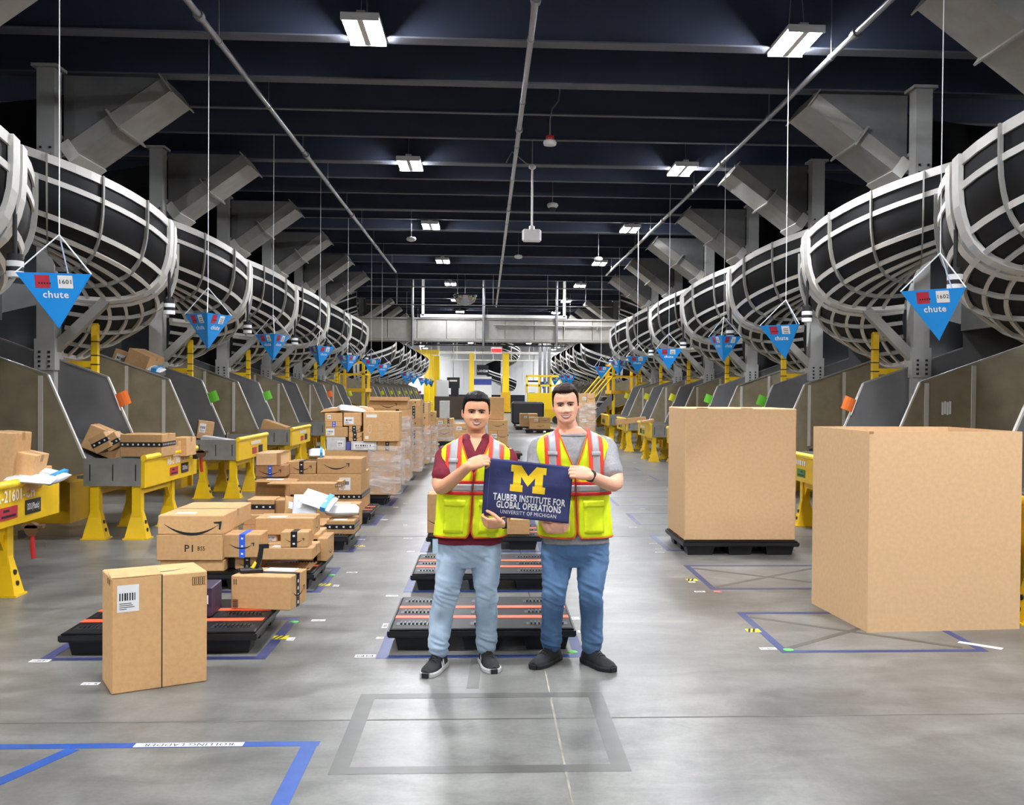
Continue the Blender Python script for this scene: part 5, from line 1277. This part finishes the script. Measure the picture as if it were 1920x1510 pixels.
    for s in (-1, 1):
        c0 = S_['strap']
        for a, b_, m, nm in ((c0-.046, c0-.022, VESTR, 'orange_trim'), (c0-.022, c0+.022, VESTS, 'reflective_strip'), (c0+.022, c0+.046, VESTR, 'orange_trim')):
            patch(s*a, s*b_, zb1-.004, ztop_at, vo+.012, m, nm)
        patch(s*(c0-.028), s*(c0+.028), 1.268+S_['dz'], lambda x: 1.292+S_['dz'], vo+.019, VESTS, 'shoulder_tab', 3, 3)
        px0, px1 = .045, .165
        patch(s*px0, s*px1, zh+.03, lambda x: zb0-.05, vo+.014, VESTY, 'pocket', 6, 8); patch(s*(px0-.004), s*(px1+.004), zb0-.07, lambda x: zb0-.03, vo+.019, VESTY, 'pocket_flap', 6, 3)
    th_ = (zb1-zb0)
    for z0, z1, m, nm in ((zb0, zb0+th_*.24, VESTR2, 'orange_trim'), (zb0+th_*.24, zb1-th_*.24, VESTS, 'reflective_strip'), (zb1-th_*.24, zb1, VESTR2, 'orange_trim')):
        mb = MB(); g = []
        for z in np.linspace(z0, z1, 5):
            ue = 90-edge_u(z); g.append([tp(-90+ue+(360-2*ue)*i/nu, z, vo+.011) for i in range(nu+1)])
        mb.loft(g, False, True, False); o_ = bl(mb, nm, m, vest); s2 = o_.modifiers.new('thick', 'SOLIDIFY'); s2.thickness = .004; s2.offset = 0
    for s in (-1, 1):
        e = [front(s*opening(z), z, vo+.008+.006*math.exp(-((z-zh)/.12)**2)) for z in zs]
        mb = MB(); mb.tube(e, .0042, 6); bl(mb, 'edge_piping', PIPING, vest)
    mb = MB(); ue = 90-edge_u(zh); mb.tube([tp(-90+ue+(360-2*ue)*i/nu, zh, vo+.009) for i in range(nu+1)], .005, 6); bl(mb, 'hem_piping', PIPING, vest)
    mb = MB(); mb.tube([front(0, z, vo+.012) for z in np.linspace(zh+.05, zv, 16)], .004, 6); bl(mb, 'zip', ZIPM, vest)
    # --- jeans
    Jn = MB(); pz = S_['pelvis']; Jn.loft([[Vector((p[0]+p[2]*math.copysign(abs(math.cos(a))**.85, math.cos(a)), p[1]+p[3]*math.copysign(abs(math.sin(a))**.85, math.sin(a)), z)) for a in [2*math.pi*i/40 for i in range(40)]] for z, p in pz])
    for lg in ('R', 'L'):
        pts, rr = S_['jean'+lg]; limb(Jn, pts, rr, 22, 6)
    me = remeshed(Jn, .0065, 4)
    zk = S_['kneez']
    def crease(c):
        kn = math.exp(-((c.z-zk)/.09)**2)+1.4*math.exp(-((c.z-.14)/.08)**2)+.7*math.exp(-((c.z-.69)/.08)**2)
        n1 = 1-2*abs(mnoise.noise(Vector((c.x*8, c.y*8, c.z*26+c.x*10)))); n2 = mnoise.noise(Vector((c.x*18+5, c.y*18, c.z*12)))
        return .009*kn*(n1-.5) + .005*n2
    displace(me, crease)
    fin(me, 'jeans', S_['denim'])
    # --- shoes
    for lg in ('R', 'L'):
        toe = Vector((*S_['toe'+lg], 0)); ank = Vector(J['leg'+lg][2]); hdg = D(S_['hdg'+lg]); d = Vector((math.sin(hdg), -math.cos(hdg), 0)); hl_ = toe - d*.295; sd = Vector((d.y, -d.x, 0))
        secs = [(.0,.026,.08),(.015,.038,.098),(.05,.043,.108),(.09,.044,.112),(.12,.046,.104),(.155,.05,.09),(.19,.054,.077),(.225,.054,.069),(.255,.05,.064),(.28,.04,.055),(.295,.024,.04)]
        t_ = thing('tmp_shoe', 'x', 'x'); bpy.data.objects.remove(t_)
        up = []
        for s_, w_, h_ in secs:
            c = hl_+d*s_; r = []
            for i in range(16):
                a = 2*math.pi*i/16; cw, sw = math.cos(a), math.sin(a)
                r.append(c + sd*(w_*cw*(1-.38*max(0, sw)**1.5)) + Vector((0,0, .022+(h_-.022)*max(0, sw)**.75 if sw > 0 else .022+.006*sw)))
            up.append(r)
        mb = MB(); mb.loft(up); shoe = bl(mb, 'shoe', S_['shoe'])
        so = []
        for z, g in ((0,-.002),(.004,.004),(.022,.006),(.03,.002)):
            lft = [hl_+d*(s_+(-.004 if i == 0 else .005 if i == len(secs)-1 else 0))+sd*(w_+g)+Vector((0,0,z)) for i, (s_, w_, h_) in enumerate(secs)]; rgt = [hl_+d*s_-sd*(w_+g)+Vector((0,0,z)) for s_, w_, h_ in secs]; so.append(lft+rgt[::-1])
        mb = MB(); mb.loft(so, True, False); bl(mb, 'sole', S_['sole'], shoe)
        mb = MB(); mb.cbox(hl_+d*.29+Vector((0,0,.016)), .02, .02, .013, Matrix.Rotation(math.atan2(d.y, d.x), 3, 'Z')); bl(mb, 'toe_bumper', S_['bumper'], shoe)
        for i in range(5):
            s_ = .105+.021*i; h_ = float(np.interp(s_, [q[0] for q in secs], [q[2] for q in secs])); c = hl_+d*s_
            mb = MB(); k_ = 1 if i % 2 else -1
            mb.tube([c+sd*.026+Vector((0,0,h_-.012)), c+sd*.012+d*.006*k_+Vector((0,0,h_+.003)), c-sd*.012-d*.006*k_+Vector((0,0,h_+.003)), c-sd*.026+Vector((0,0,h_-.012))], .0032, 6); bl(mb, 'lace', S_['lacem'], shoe)
        if S_.get('nmark'):
            for s in (-1, 1):
                mb = MB(); w0 = .047
                def q_(a, z_): return hl_+d*(.135+a)+sd*s*(float(np.interp(.135+a, [q[0] for q in secs], [q[1] for q in secs]))*(1-.25*((z_-.022)/.08))+.004)+Vector((0,0,z_))
                for a0, a1, b0, b1 in ((-.03,-.018,.03,.072), (.012,.024,.03,.066)): mb.add([q_(a0,b0), q_(a1,b0), q_(a1,b1), q_(a0,b1)], [(0,1,2,3)])
                mb.add([q_(-.03,.072), q_(-.014,.072), q_(.024,.03), q_(.008,.03)], [(0,1,2,3)]); bl(mb, 'side_emblem', SHOEW, shoe)
    return T, tp, front, bl, hd

SKIN1 = mat('skin_tan', '#e0a781', .5, var=.05, scale=25, spec=.35); SKIN2 = mat('skin_fair', '#efb596', .5, var=.05, scale=25, spec=.35)
for _m, _r in ((SKIN1, (.02,.008,.004)), (SKIN2, (.02,.008,.004))):
    _b = _m.node_tree.nodes['Principled BSDF']; _b.inputs['Subsurface Weight'].default_value = .12; _b.inputs['Subsurface Radius'].default_value = _r; _b.inputs['Subsurface Scale'].default_value = .5
EYEW = mat('eye_white', '#b9b0a8', .3); IRIS = mat('iris_dark', '#20140f', .2); MOUTH = mat('mouth_dark', '#5a2420', .5); TEETH = mat('teeth', '#d9d2c6', .35)
HAIR1 = mat('hair_black', '#120f10', .45, bump=.6, bscale=120, stretch=(1, 1, .25), spec=.15); HAIR2 = mat('hair_brown', '#2b1d16', .5, bump=.6, bscale=120, stretch=(1, 1, .25), spec=.15)
LIP1 = mat('lip_one', '#a9655a', .4); LIP2 = mat('lip_two', '#c06b66', .4); LID1 = mat('lid_one', '#7d4f3a', .6); LID2 = mat('lid_two', '#a8705c', .6)
POLO = mat('maroon_pique', '#76122a', .8, var=.08, scale=60, bump=.2, bscale=300); TEE = mat('heather_grey', '#9a9a9c', .85, var=.12, scale=90, bump=.2, bscale=250)
VESTY = mat('neon_yellow_mesh', '#e4f40a', .6, var=.04, scale=40, bump=.12, bscale=300); VESTR = mat('neon_orange_trim', '#f2432f', .55); VESTR2 = mat('red_orange_trim', '#d92a26', .55)
VESTS = mat('reflective_silver', '#a9a9ab', .4, var=.06, scale=30); PIPING = mat('orange_piping', '#e0551e', .6); ZIPM = mat('zip_dark', '#7a2a24', .5)
DEN1 = mat('denim_light', '#b3c6d6', .85, col2='#8aa3ba', scale=5, bump=.12, bscale=400); DEN2 = mat('denim_mid', '#6486ab', .85, col2='#3c5f88', scale=4, bump=.12, bscale=400); DEND = mat('denim_seam', '#56708c', .85)
SHOEB = mat('shoe_black', '#141416', .7, bump=.3, bscale=250); SHOEW = mat('shoe_white', '#d5d5d5', .5); SHOEG = mat('shoe_charcoal', '#242426', .75, bump=.3, bscale=250); SOLEG = mat('sole_grey', '#b5b5b2', .6); SOLEB = mat('sole_black', '#19191b', .7)

def Q(px, py, Y): return at(px, py, Y)
# ----- man on the left
yb = 6.08
hc = Q(893, 770, 6.04); z_ch, z_tp = Q(893, 807, 6.0).z, Q(893, 737, 6.04).z
cxh = Q(884, 900, yb).x
def trows(cx0, cx1, dz, k=1.0):
    R_ = [(.765,.197,.128),(.85,.192,.13),(.95,.19,.13),(1.05,.192,.132),(1.15,.198,.135),(1.24,.203,.132),(1.30,.204,.122),(1.335,.192,.11),(1.36,.165,.1),(1.385,.125,.088),(1.41,.085,.075),(1.43,.066,.066)]
    return [(z+dz*max(0, min(1, (z-.765)/.4)), cx0+(cx1-cx0)*(z-.765)/.665, yb+.0, rx*k, ry*k) for z, rx, ry in R_]
def jean(pts, rr): return [Vector(p) for p in pts], rr
Xp = Q(881, 1000, yb).x
spec1 = dict(x=Xp, y=yb, head=(hc.x, 6.06, (z_ch+z_tp)/2), hh=(z_tp-z_ch)*.985, hw=.0785, hrot=Matrix.Rotation(D(1), 3, 'Y') @ Matrix.Rotation(D(3), 3, 'Z'), jaw=1.02, neck=(Q(893, 835, yb).x, yb+.01, 1.40),
    torso=trows(Q(881, 1000, yb).x, Q(893, 830, yb).x, .0), dz=0,
    J=dict(armR=[Q(836, 853, yb), Q(827, 913, 5.92), Q(878, 875, 5.715)], armL=[Q(949, 853, yb), Q(957, 927, 6.0), Q(943, 982, 5.745)],
           legR=[Q(853, 1025, yb), Q(838, 1115, 6.05), Q(820, 1222, 6.1)], legL=[Q(907, 1025, yb), Q(912, 1115, 6.05), Q(913, 1222, 6.08)]),
    handR=dict(d=(.92,-.1,.42), n=(-.1,-.85,.5), t=-1, curl=(38,62,40), thumb=(.8,.35,-.6)), handL=dict(d=(-.97,-.05,.0), n=(0,-.75,-.55), t=1, curl=(42,62,40)),
    toeR=G(798, 1272), toeL=G(926, 1264), hdgR=-18, hdgL=12, skin=SKIN1, hairm=HAIR1, lid=LID1, lip=LIP1, shirt=POLO, shirtname='polo_shirt', sleeve=.74, vz=(1.20, .815, 1.392), vx=.086, band=(1.075, 1.16), strap=.128,
    hairline=[(0,.56),(25,.58),(42,.52),(54,.36),(64,.06),(76,-.16),(92,-.2),(100,.02),(115,-.25),(140,-.5),(180,-.55)], hairth=(.006,.015,.008), mouth=.0265, brow=0.0,
    pelvis=[(.62,(Xp,yb,.10,.10)),(.70,(Xp,yb,.17,.125)),(.77,(Xp,yb,.182,.122)),(.82,(Xp,yb,.17,.112)),(.9,(Xp,yb,.16,.105))],
    jeanR=jean([Q(851, 1015, yb), Q(847, 1050, yb-.01), Q(838, 1110, 6.04), Q(829, 1160, 6.08), Q(820, 1219, 6.1)], [.098,.1,.073,.072,.06]),
    jeanL=jean([Q(909, 1015, yb), Q(911, 1050, yb-.01), Q(912, 1110, 6.03), Q(912, 1160, 6.06), Q(913, 1219, 6.08)], [.096,.098,.07,.07,.06]),
    kneez=.46, denim=DEN1, denimd=DEND, shoe=SHOEB, sole=SOLEG, bumper=INK, lacem=INK, nmark=True)
T1, tp1, front1, bl1, hd1 = person('person', 'man in maroon polo, yellow vest and light jeans holding the left of the banner', spec1)
# polo collar, buttons, badge
for s in (-1, 1):
    c = Vector(spec1['neck']); mb = MB(); o_ = []; i_ = []
    for k in range(9):
        a = D(-90 + s*(14+k*20)); i_.append(c+Vector((.067*math.cos(a), .069*math.sin(a), .036-.02*max(0, 1-k/2)))); o_.append(tp1(-90+s*(14+k*20), 1.370-.06*max(0, 1-k/2.4), .017))
    mb.loft([i_, o_], False, True, False); co = bl1(mb, 'collar', POLO, T1); md = co.modifiers.new('thick', 'SOLIDIFY'); md.thickness = .009
mb = MB(); mb.loft([[front1(k*wd, z_, .010) for k in (-1,-.5,0,.5,1)] for z_, wd in ((1.335,.001),(1.355,.010),(1.375,.02),(1.395,.03),(1.412,.036))], False, True, False); bl1(mb, 'open_neck', SKIN1, T1)
for z in (1.30, 1.255):
    mb = MB(); p = front1(.004, z, .008); mb.ball(p, .0045, .003, .0045, 8, 6); bl1(mb, 'button', SHOEW, T1)
b_ = Q(816, 1022, 5.98); mb = MB(); mb.box(b_.x-.016, b_.x+.016, b_.y, b_.y+.004, b_.z-.05, b_.z+.035); bl1(mb, 'badge', mat('badge_blue', '#b9d2e0', .4), T1)
w_ = Q(946, 981, 5.755); mb = MB(); mb.tube([w_+Vector((-.014,0,0)), w_+Vector((.014,0,0))], .034, 14); bl1(mb, 'watch', INK, T1)

# ----- man on the right
yb = 6.1
hc = Q(1061, 757, 6.03); z_ch, z_tp = Q(1061, 795, 5.98).z, Q(1061, 722, 6.03).z
Xp = Q(1079, 1000, yb).x
spec2 = dict(x=Xp, y=yb, head=(hc.x, 6.05, (z_ch+z_tp)/2), hh=(z_tp-z_ch)*.985, hw=.0755, hrot=Matrix.Rotation(D(-4), 3, 'Y') @ Matrix.Rotation(D(-5), 3, 'Z'), jaw=.98, neck=(Q(1068, 815, yb).x, yb+.01, 1.445),
    torso=trows(Q(1079, 1000, yb).x, Q(1071, 810, yb).x, .052, 1.04), dz=.045,
    J=dict(armR=[Q(1010, 838, yb), Q(1000, 912, 6.02), Q(1029, 992, 5.80)], armL=[Q(1136, 835, yb), Q(1154, 906, 5.93), Q(1108, 893, 5.715)],
           legR=[Q(1048, 1020, yb), Q(1040, 1112, 6.03), Q(1033, 1215, 6.1)], legL=[Q(1110, 1020, yb), Q(1108, 1112, 6.03), Q(1112, 1218, 6.08)]),
    handR=dict(d=(.96,-.1,.06), n=(-.05,-.75,-.55), t=-1, curl=(42,62,40)), handL=dict(d=(-.95,-.08,.28), n=(.05,-.9,.35), t=1, curl=(36,60,42), thumb=(.85,.3,-.55)),
    toeR=G(1000, 1256), toeL=G(1149, 1261), hdgR=-35, hdgL=31, skin=SKIN2, hairm=HAIR2, lid=LID2, lip=LIP2, shirt=TEE, neckcut=.042, shirtname='tee_shirt', sleeve=.76, vz=(1.235, .81, 1.44), vx=.085, band=(1.07, 1.155), strap=.132,
    hairline=[(0,.58),(20,.58),(34,.64),(44,.6),(55,.4),(63,.1),(76,-.14),(92,-.18),(100,.02),(115,-.25),(140,-.5),(180,-.55)], hairth=(.006,.016,.014), mouth=.032, brow=.0,
    pelvis=[(.62,(Xp,yb,.10,.10)),(.70,(Xp,yb,.185,.132)),(.77,(Xp,yb,.195,.13)),(.82,(Xp,yb,.18,.12)),(.9,(Xp,yb,.17,.11))],
    jeanR=jean([Q(1047, 1010, yb), Q(1045, 1050, yb-.01), Q(1039, 1110, 6.03), Q(1035, 1160, 6.08), Q(1033, 1212, 6.1)], [.104,.104,.073,.068,.062]),
    jeanL=jean([Q(1111, 1010, yb), Q(1110, 1050, yb-.01), Q(1108, 1110, 6.02), Q(1110, 1160, 6.06), Q(1112, 1216, 6.08)], [.104,.104,.075,.071,.064]),
    kneez=.46, denim=DEN2, denimd=DEND, shoe=SHOEG, sole=SOLEB, bumper=SOLEB, lacem=INK)
T2, tp2, front2, bl2, hd2 = person('person', 'man in grey tee shirt, yellow vest and blue jeans holding the right of the banner', spec2)
mb = MB(); c = Vector(spec2['neck']); zr = spec2['torso'][-1][0]-.04; mb.tube([tp2(a, zr-.012*max(0, -math.sin(D(a))), .006) for a in range(0, 361, 12)], .006, 8); bl2(mb, 'neck_rib', TEE, T2)
w_ = Q(1107, 892.5, 5.722); a_ = (Vector(spec2['J']['armL'][1])-Vector(spec2['J']['armL'][2])).normalized(); mb = MB(); mb.tube([w_-a_*.012, w_+a_*.012], .036, 14); bl2(mb, 'watch', INK, T2)

# ------------------------------------------------------------------ banner
YB = 5.755
c00, c10, c11, c01 = Q(903, 966, YB), Q(1066, 982, YB), Q(1075, 876, YB), Q(910, 858, YB)
def bpt(u, v, off=0.0):
    p = c00*(1-u)*(1-v) + c10*u*(1-v) + c11*u*v + c01*(1-u)*v
    wv = .006*math.sin(u*7+v*2) + .004*math.sin(v*9-u*5) + .003*mnoise.noise(Vector((u*6, v*6, 2))) + (.006 if abs(v-.62) < .02 else 0)*.3
    return p + Vector((0, -wv-off, 0))
bn = thing('banner', 'navy banner with yellow block M held between the two men', 'banner', (c00.x, YB, c00.z))
def bbuild(mb, nm, m): mb.v = [(a-c00.x, b-YB, c-c00.z) for a, b, c in mb.v]; return mb.build(nm, m, bn)
NAVY = mat('navy_cloth', '#2a3060', .55, var=.12, scale=7, bump=.15, bscale=200); MAIZE = mat('maize_print', '#f5cb10', .6, var=.03, scale=10)
mb = MB(); mb.loft([[bpt(i/40, j/26) for i in range(41)] for j in range(27)], False, True, False); o = bbuild(mb, 'banner_cloth', NAVY); md = o.modifiers.new('thick', 'SOLIDIFY'); md.thickness = .002; md.offset = -1
mb = MB(); mb.loft([[bpt(.055, j/26, .0012) for j in range(27)], [bpt(.06, j/26, .0012) for j in range(27)]], False, True, False); bbuild(mb, 'hem_stitch', mat('stitch', '#5a6288', .7))
W_, H_ = (c10-c00).length, (c01-c00).length
Mh = [(0,0),(.36,0),(.36,.26),(.30,.26),(.30,.58),(.5,.22),(.70,.58),(.70,.26),(.64,.26),(.64,0),(1,0),(1,.26),(.92,.26),(.92,.74),(1,.74),(1,1),(.72,1),(.5,.62),(.28,1),(0,1),(0,.74),(.08,.74),(.08,.26),(0,.26)]
tri = [(0,1,2,23),(23,2,3,22),(22,3,4,21),(21,20,19,18),(21,18,4),(4,18,17),(4,17,5),(5,17,6),(6,17,16),(6,16,13),(13,16,15,14),(13,6,7,12),(12,7,8,11),(8,9,10,11)]
mu0, mu1, mv0, mv1 = .3, .70, .465, .925
def fine(polys, pts):
    mb = MB()
    for t in polys: mb.add([pts[i] for i in t], [tuple(range(len(t)))])
    bm = bmesh.new(); vs = [bm.verts.new(p) for p in mb.v]
    for f in mb.f: bm.faces.new([vs[i] for i in f])
    bmesh.ops.remove_doubles(bm, verts=bm.verts, dist=1e-5); bmesh.ops.triangulate(bm, faces=bm.faces)
    bmesh.ops.subdivide_edges(bm, edges=bm.edges, cuts=3, use_grid_fill=True); r = MB(); bm.verts.index_update()
    r.add([v.co[:] for v in bm.verts], [tuple(v.index for v in f.verts) for f in bm.faces]); bm.free(); return r
r = fine(tri, [(mu0+(mu1-mu0)*a, mv0+(mv1-mv0)*b, 0) for a, b in Mh]); r.v = [tuple(bpt(a, b, .0015)) for a, b, _ in r.v]; bbuild(r, 'block_letter', MAIZE)
for s_, v_, sz, bo, sx, m in (('TAUBER INSTITUTE FOR', .345, .046, .0013, .76, PAPER), ('GLOBAL OPERATIONS', .215, .046, .0013, .78, PAPER), ('UNIVERSITY OF MICHIGAN', .095, .026, .0, .86, PAPER)):
    vs, fs = text_geo(s_, sz, bo, 'CENTER', sx); xs = [p[0] for p in vs]; tw = max(xs)-min(xs); want = {'T': .88, 'G': .79, 'U': .68}[s_[0]]*W_*.94; k = want/tw
    mb = MB(); mb.add([bpt(.53+(x-(max(xs)+min(xs))/2)*k/W_, v_+y_/H_*1.2, .0018) for x, y_ in vs], fs); bbuild(mb, 'lettering', m)
